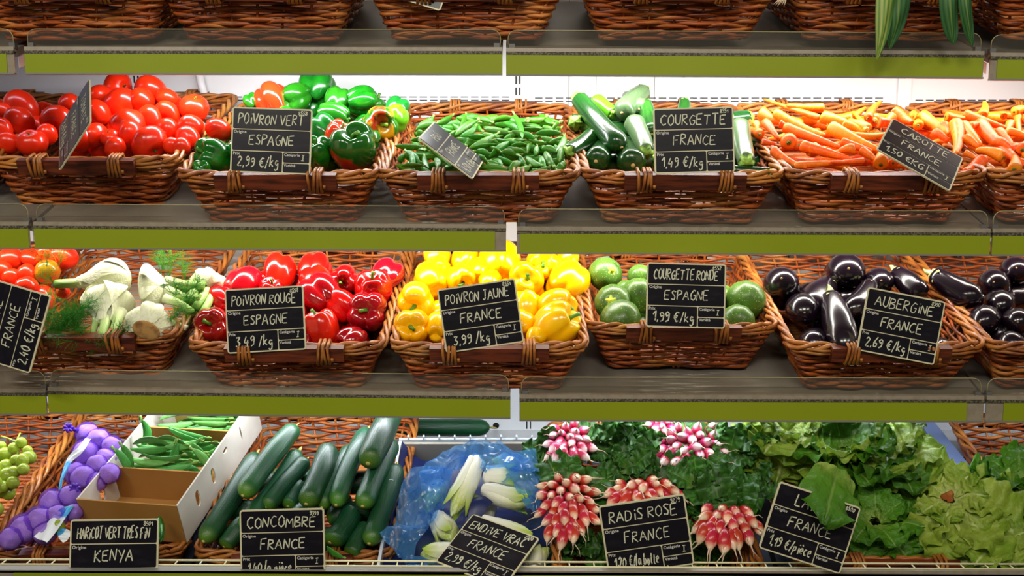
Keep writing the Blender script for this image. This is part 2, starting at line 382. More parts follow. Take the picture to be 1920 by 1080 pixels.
# row, module, (left px, fascia top y), (right px, top y), glass top px above fascia, green from..to, words
SHELVES = [
    (0, 0, (-330, 99), (26, 100), (-330, 12), 'top', 'left end'), (0, 1, (46, 100), (942, 101), (46, 942), 'top', 'long left'),
    (0, 2, (949, 102), (1845, 108), (949, 1843), 'top', 'long right'), (0, 3, (1857, 111), (2300, 114), (1870, 2300), 'top', 'right end'),
    (1, 0, (-330, 427), (54, 428), (-330, 53), 'middle', 'left end'), (1, 1, (63, 428), (949, 433), (64, 928), 'middle', 'long left'),
    (1, 2, (969, 437), (1857, 441), (975, 1857), 'middle', 'long right'), (1, 3, (1861, 441), (2300, 443), (1861, 2300), 'middle', 'right end'),
    (2, 0, (-330, 740), (86, 741), (-330, 86), 'lowest', 'left end'), (2, 1, (90, 738), (957, 748), (90, 957), 'lowest', 'long left'),
    (2, 2, (974, 752), (1845, 754), (976, 1813), 'lowest', 'long right'), (2, 3, (1850, 754), (2300, 757), (1882, 2300), 'lowest', 'right end'),
]
def shelf_z(row):
    """height of the tray plane at its front, and its y"""
    return W(960, (101, 435, 749)[row], ROWY[row])
for row, mod, (xl, yl), (xr, yr), (gl, gr), wr, wm in SHELVES:
    Y = ROWY[row]; A = W(xl, yl, Y); B = W(xr, yr, Y); y0 = A.y
    root = empty('display_shelf', xf((A + B) / 2))
    tag(root, f'{wm} section of the {wr} shelf, with its green price rail', 'shelf', 'chiller shelves')
    inv = root.matrix_world.inverted()
    def P(t, dy, dz, A=A, B=B, y0=y0): return inv @ Vector((A.x + (B.x - A.x) * t, y0 + dy, A.z + (B.z - A.z) * t + dz))
    def bar(m, prof, t0=0.0, t1=1.0):
        n = len(prof); v = [P(t0, a, b) for a, b in prof] + [P(t1, a, b) for a, b in prof]
        m.add(v, [tuple(range(n)), tuple(range(2 * n - 1, n - 1, -1))] + [(i, i + n, (i + 1) % n + n, (i + 1) % n) for i in range(n)], True)
        return m
    L_ = .535
    m = bar(M(), [(.012, .011), (.012, -.006), (L_, -.006 + L_ * SLOPE), (L_, .011 + L_ * SLOPE)]); put('tray', m.mesh('tray', 'shelf_metal'), root)
    m = bar(M(), [(-.001, .0052), (.0, .0135), (.013, .0145), (.013, .003)]); put('front_lip', m.mesh('front_lip', 'rail_plastic'), root)
    m = bar(M(), [(-.0024, -.0006), (-.0024, .0056), (.004, .0056), (.004, -.0006)]); put('rail_groove', m.mesh('rail_groove', 'rail_dark'), root)
    m = bar(M(), [(0, 0), (.004, 0), (.004, -.041), (0, -.041)]); put('rail_back', m.mesh('rail_back', 'rail_plastic'), root)
    t0 = (gl - xl) / (xr - xl); t1 = (gr - xl) / (xr - xl)
    m = bar(M(), [(-.0018, -.0005), (.0005, -.0005), (.0005, -.040), (-.0018, -.040)], t0, t1); put('price_strip', m.mesh('price_strip', 'green_strip'), root)
    m = bar(M(), [(-.004, -.040), (.006, -.040), (.006, -.0435), (-.004, -.0435)]); put('rail_edge', m.mesh('rail_edge', 'rail_metal'), root)
    # glass guard with rounded top corners standing just behind the lip
    LX = (B.x - A.x); h = .050; r = .018; th = .004; ya = .007
    prof = [(0.004, .012)]
    for k in range(6):
        an = PI - k / 5 * PI / 2; prof.append((.004 + r + r * math.cos(an), h - r + r * math.sin(an)))
    right = [(LX - a, b) for a, b in prof[::-1]]; loop = prof + right
    n = len(loop)
    vs = [P(a / LX, ya, b) for a, b in loop] + [P(a / LX, ya + th, b) for a, b in loop]
    m = M().add(vs, [tuple(range(n)), tuple(range(2 * n - 1, n - 1, -1))] + [(i, i + n, (i + 1) % n + n, (i + 1) % n) for i in range(n)], True)
    gd = put('glass_guard', m.mesh('glass_guard', 'glass'), root)
    m = M().tube([P(a / LX, ya + th / 2, b) for a, b in loop], .0011, 6); put('glass_edge', m.mesh('glass_edge', 'glass_edge'), gd)
    for tt in (.012, .988):
        c = P(tt, .009, .016); m = M().box((c.x - .006, c.y - .006, c.z - .006), (c.x + .006, c.y + .006, c.z + .006)); put('guard_clip', m.mesh('guard_clip', 'steel'), root)
    # bracket arms under the tray ends
    for tt in (.004, .996):
        m = M(); ms = [(.02, -.006), (.02, -.028), (L_ - .02, L_ * SLOPE - .06), (L_ - .02, L_ * SLOPE - .012)]
        bar(m, ms, tt - .0015, tt + .0015); put('bracket', m.mesh('bracket', 'white_panel'), root)
    # fluorescent lamp behind the rail
    w_, c_ = TUBES[(row, mod)]
    cy, cz = (.165, .026) if row < 2 else (.13, .014)
    p0, p1 = P(.15 if (row, mod) == (0, 1) else .03, cy, cz), P(.97, cy, cz)
    m = M().tube([p0, p1], .008, 12); tb = put('lamp_tube', m.mesh('lamp_tube', 'tube_glow' if w_ > 1 else 'rail_plastic'), root)
    m = M(); m.box((p0.x - .02, cy - .012, cz - .011), (p0.x, cy + .012, cz + .011)); m.box((p1.x, cy - .012, cz - .011 + p1.z - p0.z), (p1.x + .02, cy + .012, cz + .011 + p1.z - p0.z))
    put('lamp_cap', m.mesh('lamp_cap', 'white_panel'), tb)
    mid = (p0 + p1) / 2
    d = bpy.data.lights.new('lamp_light', 'AREA'); d.shape = 'RECTANGLE'; d.size = (p1.x - p0.x); d.size_y = .016
    d.energy = w_ * (p1.x - p0.x); d.color = c_
    lo = bpy.data.objects.new('lamp_light', d); COL.objects.link(lo); lo.parent = tb; lo.location = mid + Vector((0, .004, -.010))
    lo.rotation_euler = (math.radians(18 if row < 2 else 13), 0, 0)

# lower deck: dark tray, blue slats, wire rack, front rail
DY = 1.78
dA = W(-300, 1058, DY); dB = W(2250, 1070, DY)
root = empty('lower_deck', xf((0, dA.y, dA.z))); tag(root, 'deck of the chiller at the bottom, with wire rack and green rail', 'shelf')
m = M(); z0 = -.19
m.hexa([(-1.5, .0, z0 - .02), (1.5, .0, z0 - .02), (1.5, .62, z0 + .62 * .33 - .02), (-1.5, .62, z0 + .62 * .33 - .02), (-1.5, .0, z0), (1.5, .0, z0), (1.5, .62, z0 + .62 * .33), (-1.5, .62, z0 + .62 * .33)])
put('deck_tray', m.mesh('deck_tray', 'deck_dark'), root)
m = M()
for i in range(44):
    x = -1.4 + i * .064
    for k in range(1):
        m.hexa([(x, .03, z0), (x + .052, .03, z0), (x + .052, .6, z0 + .188), (x, .6, z0 + .188), (x, .03, z0 + .018), (x + .052, .03, z0 + .018), (x + .052, .6, z0 + .206), (x, .6, z0 + .206)])
put('deck_slats', m.mesh('deck_slats', 'deck_slat'), root)
zr = lambda x: (dB.z - dA.z) * (x - dA.x) / (dB.x - dA.x)
m = M()
m.hexa([(-1.3, -.022, zr(-1.3) - .006), (1.3, -.022, zr(1.3) - .006), (1.3, -.008, zr(1.3) - .006), (-1.3, -.008, zr(-1.3) - .006), (-1.3, -.022, zr(-1.3)), (1.3, -.022, zr(1.3)), (1.3, -.008, zr(1.3) + .003), (-1.3, -.008, zr(-1.3) + .003)])
put('front_rail', m.mesh('front_rail', 'rail_metal'), root)
for (pa, pb) in ((22, 955), (980, 1880)):
    a = W(pa, 1066, DY - .03).x; b = W(pb, 1066, DY - .03).x
    m = M(); m.hexa([(a, -.026, zr(a) - .06), (b, -.026, zr(b) - .06), (b, -.022, zr(b) - .06), (a, -.022, zr(a) - .06), (a, -.026, zr(a) - .0055), (b, -.026, zr(b) - .0055), (b, -.022, zr(b) - .0055), (a, -.022, zr(a) - .0055)])
    put('price_strip', m.mesh('price_strip', 'green_strip'), root)
m = M(); m.box((-1.3, -.022, -.26), (1.3, -.016, -.004)); put('front_panel', m.mesh('front_panel', 'rail_plastic'), root)
m = M()
for yy in (.001, .024): m.tube([(-1.3, yy, zr(-1.3) + .001), (1.3, yy, zr(1.3) + .001)], .0022, 6)
for i in range(54):
    x = -1.28 + i * .048; m.tube([(x, .001, zr(x) + .001), (x, .024, zr(x) + .001)], .0016, 5)
put('wire_rack', m.mesh('wire_rack', 'rack_wire'), root)
o = put('trim_6', M().box((-1.6, dA.y + .02, .0), (1.6, WALL_Y + .02, dA.z - .26)).mesh('cabinet_base', 'cabinet')); tag(o, kind='structure')
# pale ledge along the foot of the back panel
o = put('trim_5', M().box((-1.6, WALL_Y - .10, .40), (1.6, WALL_Y, W(900, 826, 2.5).z)).mesh('ledge', 'white_panel')); tag(o, kind='structure')
# blue divider rail sloping from the back panel to the front
root = None
pa, pb = W(1722, 780, 2.50), W(1852, 945, 2.06)
dirv = (pb - pa).normalized(); sd = Vector((1, 0, 0)); nm = sd.cross(dirv).normalized()
if nm.z < 0: nm = -nm
m = M(); hw = .030
m.hexa([pa - sd * hw - nm * .02, pa + sd * hw - nm * .02, pb + sd * hw - nm * .02, pb - sd * hw - nm * .02, pa - sd * hw, pa + sd * hw, pb + sd * hw, pb - sd * hw])
m.hexa([pa - sd * hw * .55, pa - sd * hw * .35, pb - sd * hw * .35, pb - sd * hw * .55, pa - sd * hw * .55 + nm * .006, pa - sd * hw * .35 + nm * .006, pb - sd * hw * .35 + nm * .006, pb - sd * hw * .55 + nm * .006])
o = put('divider_rail', m.mesh('divider_rail', 'blue_post')); tag(o, 'pale blue metal rail sloping down between the lettuces and the right wicker basket', 'rail')

# ------------------------------------------------------------------ wicker baskets
HB = .104
def rrect(x0, x1, y0, y1, r, per=6):
    pts = []
    for cx, cy, a0 in ((x1 - r, y0 + r, -PI / 2), (x1 - r, y1 - r, 0), (x0 + r, y1 - r, PI / 2), (x0 + r, y0 + r, PI)):
        for k in range(per + 1):
            an = a0 + k / per * PI / 2; pts.append((cx + r * math.cos(an), cy + r * math.sin(an)))
    return pts
def resample(pts, n):
    P_ = [Vector((a, b)) for a, b in pts]; P_.append(P_[0]); d = [0]
    for a, b in zip(P_, P_[1:]): d.append(d[-1] + (b - a).length)
    out = []; k = 0
    for i in range(n):
        s = d[-1] * i / n
        while d[k + 1] < s: k += 1
        f = (s - d[k]) / max(1e-9, d[k + 1] - d[k]); p = P_[k].lerp(P_[k + 1], f); t = (P_[k + 1] - P_[k]).normalized()
        out.append((p, Vector((t.y, -t.x))))
    return out
def ring(t, n):
    return resample(rrect(-.153 - .047 * t, .153 + .047 * t, -.013 * t, .435 + .057 * t, .020), n)
def woven_mesh(seed):
    R = random.Random(seed); m = M(); NS = 30; SUB = 5; n = NS * SUB; rows = 13
    for k in range(rows):
        t = (k + .35) / rows; loop = ring(t, n); z = HB * t
        ph = R.random() * .4; pts = []; rr = []
        thick = .0044 + R.uniform(-.0005, .0005)
        jit = [R.uniform(-.0030, .0030) for _ in range(NS)]; out = [R.uniform(.7, 1.35) for _ in range(NS)]
        for i, (p, nr) in enumerate(loop):
            s = i / SUB; si = int(s) % NS; f = s - int(s); wv = math.cos(PI * (s + k)) * .0040 * (out[si] * (1 - f) + out[(si + 1) % NS] * f)
            zz = z + jit[si] * (1 - f) + jit[(si + 1) % NS] * f + .0012 * math.sin(PI * s * .5 + ph * 9 + k * .9) + .0016 * math.cos(PI * (s + k))
            pts.append((p.x + nr.x * wv, p.y + nr.y * wv, zz)); rr.append(thick * (1 + .06 * math.cos(PI * (s + k))))
        m.tube(pts, rr, 6, closed=True)
    b, tp = ring(0, NS), ring(1.0, NS)
    for (p, _), (q, _) in zip(b, tp): m.tube([(p.x, p.y, 0), (q.x, q.y, HB)], .003, 5)
    for i in range(16):     # woven floor
        y = .012 + i * .0272; m.tube([(-.15, y, .003), (-.05, y, .006), (.05, y, .002), (.15, y, .005)], .0068, 5)
        y += .0136; m.tube([(-.15, y, .003), (-.05, y, .001), (.05, y, .006), (.15, y, .002)], .0068, 5)
    for i in range(7): x = -.135 + i * .045; m.tube([(x, .002, .003), (x, .433, .003)], .006, 5)
    return m.mesh('woven_body', 'wicker')
def rim_mesh(seed):
    R = random.Random(seed); m = M(); n = 150
    loop = ring(1.04, n); per = 13
    for s in range(3):
        pts = []; rr = []
        for i, (p, nr) in enumerate(loop):
            a = 2 * PI * (i / n * per + s / 3); k = 1 + .15 * math.sin(i * .37 + s)
            fr = 1.0 if abs(p.x) > .12 or p.y > .2 else .45
            pts.append((p.x + nr.x * .0068 * math.cos(a) * k * fr, p.y + nr.y * .0068 * math.cos(a) * k * fr, HB + .004 + .0068 * math.sin(a) * k * fr)); rr.append(.0048 * (1 + .12 * math.sin(i * .21 + s * 2)))
        m.tube(pts, rr, 6, closed=True)
    # long loose canes laid over the corners
    for sx in (-1, 1):
        for k in range(2):
            x0, x1 = .085 + k * .012, .196
            m.tube([(sx * x0, -.020 - k * .002, HB - .004 - k * .006), (sx * (.14 + k * .01), -.026, HB - .001 - k * .007), (sx * x1, -.014, HB + .002 - k * .009), (sx * (x1 + .012), .012 + k * .012, HB - .002 - k * .006)], .0036, 6)
    return m.mesh('rim', 'wicker_rim')
WOVEN = [woven_mesh(i) for i in range(3)]; RIMS = [rim_mesh(i) for i in range(2)]
def bar_mesh():
    m = M(); m.box((-.124, -.009, -.016), (.124, .009, .0155)); return m.mesh('handle_bar', 'handle_wood')
BAR = bar_mesh()
def binding_mesh(seed):
    R = random.Random(seed); m = M()
    for k in range(4):
        x = -.0125 + k * .0082; tl = R.uniform(-.003, .004)
        m.tube([(x + tl, -.0125, .0195), (x + tl * .6, -.0135, .0), (x, -.0125, -.0190), (x, .012, -.0200), (x, .026, 0), (x + tl, .020, .021), (x + tl, .0, .0215)], .0032, 6, closed=True)
    m.tube([(.018, -.014, -.012), (.0185, -.0145, -.004)], .0034, 6)
    return m.mesh('binding', 'binding')
BIND = [binding_mesh(i) for i in range(3)]
TILT = Quaternion((1, 0, 0), math.atan(SLOPE))
BASKET = {}
def basket_origin(row, px):
    if row < 3:
        z = shelf_z(row); Y = ROWY[row] + .03; p = Vector((0, Y - 2.0, z.z + .021))
    else:
        Y = 1.875; p = Vector((0, Y - 2.0, CAMP.z - .914))
    rimp = Vector((0, p.y - .045, p.z + .095)); dep = depth_of(rimp)
    p.x = (px - 960) / FPX * dep
    return p
def basket(row, px, label, rz=0.0, sc=(1, 1, 1), dz=0, var=0, dy=0):
    p = basket_origin(row, px); p.z += dz; p.y += dy
    root = empty('wicker_basket', Matrix.LocRotScale(p, Quaternion((0, 0, 1), rz) @ TILT, Vector(sc)))
    tag(root, label, 'basket', 'wicker baskets of the display')
    put('woven_body', WOVEN[var % 3], root); put('rim', RIMS[var % 2], root)
    for k, (y, q, x) in enumerate(((-.030, Quaternion(), .0), (.511, Quaternion((0, 0, 1), PI), .0))):
        bo = put('handle_bar', BAR, root, xf((x, y, HB - .004), q))
        for s in (-1, 1): put('binding', BIND[(k + s + var) % 3], bo, xf((s * .082, 0, 0)))
    BASKET[(row, px)] = root
    return root
B_ = [
    (0, -260, 'empty-looking dark wicker basket at the left end of the top shelf'), (0, 125, 'dark wicker basket on the top shelf above the tomatoes'),
    (0, 480, 'dark wicker basket on the top shelf above the green peppers'), (0, 872, 'dark wicker basket on the top shelf above the pea pods'),
    (0, 1275, 'dark wicker basket on the top shelf above the courgettes'), (0, 1672, 'dark wicker basket on the top shelf with leek leaves hanging over it'),
    (0, 2060, 'dark wicker basket at the right end of the top shelf'),
    (1, -268, 'dim wicker basket of tomatoes at the left end of its shelf'), (1, 118, 'wicker basket heaped with red tomatoes'), (1, 520, 'wicker basket heaped with green peppers'),
    (1, 898, 'wicker basket of green pea pods'), (1, 1282, 'wicker basket of long courgettes'), (1, 1664, 'wicker basket heaped with carrots beside the courgettes'),
    (1, 2050, 'wicker basket of carrots at the right end of its shelf'),
    (2, -245, 'wicker basket of tomatoes left of the fennel'), (2, 135, 'wicker basket holding white fennel bulbs'), (2, 537, 'wicker basket of red peppers'),
    (2, 917, 'wicker basket of yellow peppers'), (2, 1292, 'shallower wicker basket of round courgettes'), (2, 1664, 'wicker basket of aubergines beside the round courgettes'),
    (2, 2040, 'wicker basket of aubergines at the right end of its shelf'),
    (3, -250, 'wicker basket with green grapes on the bottom deck'), (3, 125, 'wicker basket of purple netted garlic'), (3, 540, 'wicker basket of cucumbers on the bottom deck'),
    (3, 1232, 'wicker basket of radish bunches'), (3, 1690, 'wicker basket filled with lettuces'), (3, 2165, 'wicker basket right of the pale blue rail'),
]
for i, (r_, px, lb) in enumerate(B_):
    sc = (1, 1, 1); dz = 0; dy = 0
    if (r_, px) == (2, 1292): sc = (1, .78, 1); dy = .075; dz = .026
    if (r_, px) in ((1, 118), (1, -268)): dy = .085; dz = .029
    if (r_, px) == (2, 135): dy = .045; dz = .015
    if r_ == 0: dz = .012
    if r_ == 3: dy = {125: .08, 540: .055, 1690: .03, -250: .08}.get(px, 0); dz = dy * .33
    if (r_, px) == (3, 1232): dy = -.035; dz = .022
    if r_ == 3: dz = 0.0
    basket(r_, px, lb, ((i * 7) % 5 - 2) * .008, sc, dz, i, dy)

# ------------------------------------------------------------------ chalk price signs
SW, SH = .163, .133
F = {
 'A': [[(0, 0), (2, 6), (4, 0)], [(.8, 2.2), (3.3, 2.2)]], 'B': [[(0, 0), (0, 6), (2.6, 5.6), (2.8, 4), (0, 3.1), (3.2, 2.4), (3, .6), (0, 0)]],
 'C': [[(3.6, 5.2), (2, 6), (.3, 4), (.3, 1.6), (2, 0), (3.7, .8)]], 'D': [[(0, 0), (0, 6), (2.5, 5.4), (3.5, 3), (2.5, .5), (0, 0)]],
 'E': [[(3.3, 6), (0, 5.8), (0, 0), (3.4, .1)], [(0, 3), (2.6, 3.1)]], 'F': [[(3.5, 6), (0, 5.8), (0, 0)], [(0, 3.1), (2.6, 3.2)]],
 'G': [[(3.5, 5.2), (2, 6), (.2, 3.5), (.8, .6), (2.4, 0), (3.5, 1.2), (3.5, 2.8), (2.2, 2.8)]], 'H': [[(0, 0), (0, 6)], [(3.4, 0), (3.4, 6)], [(0, 3), (3.4, 3.1)]],
 'I': [[(1.2, 0), (1.2, 6)]], 'i': [[(1, 0), (1, 3.6)], [(1, 5), (1, 5.6)]], 'J': [[(.6, 6), (3.2, 6)], [(2.3, 6), (2.2, 1), (1.2, 0), (0, .8)]], 'K': [[(0, 0), (0, 6)], [(3.2, 6), (0, 2.8), (3.4, 0)]],
 'L': [[(0, 6), (0, 0), (3.2, .1)]], 'M': [[(0, 0), (.3, 6), (2.1, 2.2), (3.9, 6), (4.2, 0)]], 'N': [[(0, 0), (.2, 6), (3.2, 0), (3.4, 6)]],
 'O': [[(1.8, 6), (.2, 4.4), (.2, 1.5), (1.8, 0), (3.4, 1.5), (3.4, 4.4), (1.8, 6)]], 'P': [[(0, 0), (.1, 6), (2.8, 5.6), (3, 3.9), (.1, 2.8)]],
 'R': [[(0, 0), (.1, 6), (2.8, 5.6), (2.9, 4), (.1, 3), (3.3, 0)]], 'S': [[(3.2, 5.3), (1.6, 6), (.3, 4.8), (2.9, 2), (2.4, .2), (.2, .6)]],
 'T': [[(0, 6), (4, 6)], [(2, 6), (2, 0)]], 'U': [[(0, 6), (.2, 1.2), (1.7, 0), (3.1, 1.2), (3.3, 6)]], 'V': [[(0, 6), (1.8, 0), (3.6, 6)]],
 'Î': [[(1, 0), (1.2, 6)], [(-.4, 6), (2.6, 6.1)], [(-.6, 0), (2.4, .1)]], 'X': [[(0, 6), (3.4, 0)], [(3.4, 6), (0, 0)]], 'Y': [[(0, 6), (1.8, 3)], [(3.6, 6), (1.4, -.4)]], 'Z': [[(0, 6), (3.4, 6), (0, 0), (3.4, 0)]],
 '0': [[(1.5, 6), (.1, 4.2), (.1, 1.6), (1.5, 0), (2.9, 1.6), (2.9, 4.2), (1.5, 6)]], '1': [[(0, 3.6), (1.7, 6), (1.7, 0)]],
 '2': [[(.1, 4.8), (1.4, 6), (2.8, 4.8), (.2, .2), (3, .2)]], '3': [[(.1, 5.6), (2.6, 5.7), (1.1, 3.4), (2.8, 2.2), (1.6, 0), (0, .8)]],
 '4': [[(1.2, 6), (0, 2.2), (3, 2.3)], [(2.3, 4), (2.2, 0)]], '5': [[(2.8, 6), (.5, 5.9), (.3, 3.5), (2.5, 3), (2.5, .6), (.1, .2)]],
 '6': [[(2.3, 6), (.3, 2.6), (.7, .2), (2.4, .3), (2.6, 2.2), (.4, 2.5)]], '7': [[(0, 6), (3, 6), (1, 0)]],
 '8': [[(1.5, 3.2), (.3, 4.6), (1.5, 6), (2.7, 4.6), (1.5, 3.2), (.1, 1.4), (1.5, 0), (2.9, 1.4), (1.5, 3.2)]], '9': [[(2.6, 4.2), (1, 3.3), (.2, 4.9), (1.4, 6), (2.6, 4.8), (2.4, 1), (.6, 0)]],
 ',': [[(.5, .6), (.2, -.8)]], '.': [[(.4, 0), (.6, .4)]], '/': [[(0, -.8), (2, 6.4)]], '|': [[(.4, -.6), (.6, 6)]],
 'e': [[(.1, 1.7), (2.3, 2.1), (1.6, 3.6), (.2, 2.6), (.4, .4), (2.4, .3)]], 'E2': [],
 '€': [[(3.4, 5.3), (2, 6), (.7, 4), (.7, 1.8), (2, 0), (3.4, .7)], [(0, 3.5), (2.6, 3.6)], [(0, 2.4), (2.3, 2.5)]],
 'k': [[(0, 0), (.2, 6.4)], [(2.2, 3.6), (.2, 1.8), (2.4, 0)]], 'g': [[(2.2, 3), (.8, 3.5), (.2, 1.8), (1.2, .6), (2.2, 2), (2.3, -1.4), (1, -2.4), (.1, -1.5)]],
 'l': [[(0, 0), (.5, 6.4), (1, 6)]], 'a': [[(2, 3.2), (.7, 3.4), (.1, 1.4), (1, .2), (2, 1.6), (2.1, 3.2), (2.5, .1)]], 'b': [[(.1, 6.2), (0, 0), (1.7, .3), (2.2, 2), (1, 3.2), (0, 2)]],
 'o': [[(1.1, 3.4), (.1, 1.8), (1.1, 0), (2.2, 1.8), (1.1, 3.4)]], 't': [[(.9, 5.6), (.8, .4), (1.8, .1)], [(0, 3.7), (1.9, 3.9)]], 'p': [[(.2, 3.4), (0, -2.2)], [(.1, 2.4), (1.6, 3.5), (2.2, 1.6), (.2, .4)]],
 'c': [[(2, 3), (.8, 3.5), (.1, 1.6), (1, 0), (2.1, .5)]], 'è': [[(.1, 1.7), (2.3, 2.1), (1.6, 3.6), (.2, 2.6), (.4, .4), (2.4, .3)], [(.6, 5.6), (1.4, 4.6)]], 'r': [[(0, 3.4), (.2, 0)], [(.1, 2.4), (1.8, 3.5)]], 's': [[(1.8, 3.3), (.3, 2.8), (1.7, .9), (.1, .2)]], 'v': [[(0, 3.4), (1, 0), (2, 3.4)]],
}
ADV = {c: max([p[0] for st in v for p in st] or [1]) for c, v in F.items()}
def write(m, text, cx, cy, h, wmax, seed, wd=.0021, slant=0.08):
    R = random.Random(seed); sc = h / 6; gap = 1.1
    tot = sum((2.2 if c == ' ' else ADV[c] + gap) for c in text) - gap; sx = min(sc * .95, wmax / tot); x = -tot * sx / 2
    for c in text:
        if c == ' ': x += 2.2 * sx; continue
        jy = R.uniform(-.06, .06) * h; js = R.uniform(.92, 1.1)
        for st in F[c]:
            pts = []
            for a, b in st:
                pts.append(Vector((cx + x + a * sx + b * sc * slant * js + R.uniform(-.0004, .0004), cy - h / 2 + jy + b * sc * js + R.uniform(-.0004, .0004), 0)))
            # round the corners a little, then lay a flat stroke
            q = []
            for i, p in enumerate(pts):
                if 0 < i < len(pts) - 1: q += [p.lerp(pts[i - 1], .25), p.lerp(p.lerp(pts[i - 1], .1).lerp(p.lerp(pts[i + 1], .1), .5), .5), p.lerp(pts[i + 1], .25)]
                else: q.append(p)
            w = wd * R.uniform(.85, 1.2) / 2; vs = []
            for i, p in enumerate(q):
                t = (q[min(i + 1, len(q) - 1)] - q[max(i - 1, 0)]); t = t.normalized() if t.length > 1e-9 else Vector((1, 0, 0))
                nn = Vector((-t.y, t.x, 0)); vs += [p + nn * w, p - nn * w]
            k = len(q); top = [(v.x, v.y, .0030) for v in vs]
            m.add(top, [(2 * i, 2 * i + 1, 2 * i + 3, 2 * i + 2) for i in range(k - 1)], True)
        x += (ADV[c] + gap) * sx
def caption_meshes():
    out = []
    for txt, x, y, s in (('Origine', -SW / 2 + .005, .0135, .0085), ('Prix', -SW / 2 + .005, -.0305, .0085), ('Catégorie', .0275, -.0305, .0080), ('Variété', .0275, -.0520, .0080)):
        cu = bpy.data.curves.new('caption', 'FONT'); cu.body = txt; cu.size = s; cu.offset = .00012; cu.resolution_u = 2
        ob = bpy.data.objects.new('caption', cu); COL.objects.link(ob)
        bpy.context.view_layer.update(); me = ob.to_mesh(); m = M()
        m.add([(v.co.x + x, v.co.y + y, .0029) for v in me.vertices], [tuple(p.vertices) for p in me.polygons], True)
        ob.to_mesh_clear(); bpy.data.objects.remove(ob); bpy.data.curves.remove(cu); out.append(m.mesh('printed_caption', 'caption'))
    return out
CAPS = caption_meshes()
def plate(m, x0, x1, y0, y1, r, z0, z1):
    lp = rrect(x0, x1, y0, y1, r, 4); n = len(lp)
    v = [(a, b, z0) for a, b in lp] + [(a, b, z1) for a, b in lp]
    m.add(v, [tuple(range(n - 1, -1, -1)), tuple(range(n, 2 * n))] + [(i, (i + 1) % n, (i + 1) % n + n, i + n) for i in range(n)], True)
mm = M(); plate(mm, -SW / 2, SW / 2, -SH / 2, SH / 2, .006, -.001, .0016); FRAME = mm.mesh('frame', 'sign_frame')
mm = M(); b_ = .0032
for c in ((-SW / 2 + b_, SW / 2 - b_, .0232, SH / 2 - b_), (-SW / 2 + b_, SW / 2 - b_, -.0208, .0210), (-SW / 2 + b_, .0235, -SH / 2 + b_, -.0230), (.0257, SW / 2 - b_, -.0432, -.0230), (.0257, SW / 2 - b_, -SH / 2 + b_, -.0454)):
    plate(mm, *c, .0025, .001, .0026)
BOARD = mm.mesh('board', 'board')
def sign(label, px, py, Y, a, b, title, origin, price, code='', seed=1, size=1.0):
    c = W(px, py, Y); t = (CAMP - c).normalized()
    X = (RT * a[0] - UPV * a[1] - t * a[2]).normalized(); D = (RT * b[0] - UPV * b[1] - t * b[2]); Yv = -(D - X * D.dot(X)).normalized(); Z = X.cross(Yv)
    mt = (Matrix((X, Yv, Z)).transposed() * size).to_4x4(); mt.translation = c
    root = empty('price_sign', mt); tag(root, label, 'sign', 'black chalk price signs')
    put('frame', FRAME, root); put('board', BOARD, root); [put('printed_caption', q, root) for q in CAPS]
    for nm, args in (('title_lettering', (title, -.002, .0420, .0205, .132, seed)), ('origin_lettering', (origin, .0, .0005, .0200, .090, seed + 5)), ('price_lettering', (price, -.026, -.0440, .0195, .083, seed + 9, .0023)),
                     ('code_lettering', (code, .062, .0575, .0075, .024, seed + 2, .0013)), ('grade_lettering', ('Î', .066, -.0340, .0105, .02, seed + 3, .0016))):
        if args[0]: m = M(); write(m, *args); put(nm, m.mesh(nm, 'chalk'), root)
    return root
LB = 2  # how far (photo px) the foot of a standing sign stands forward
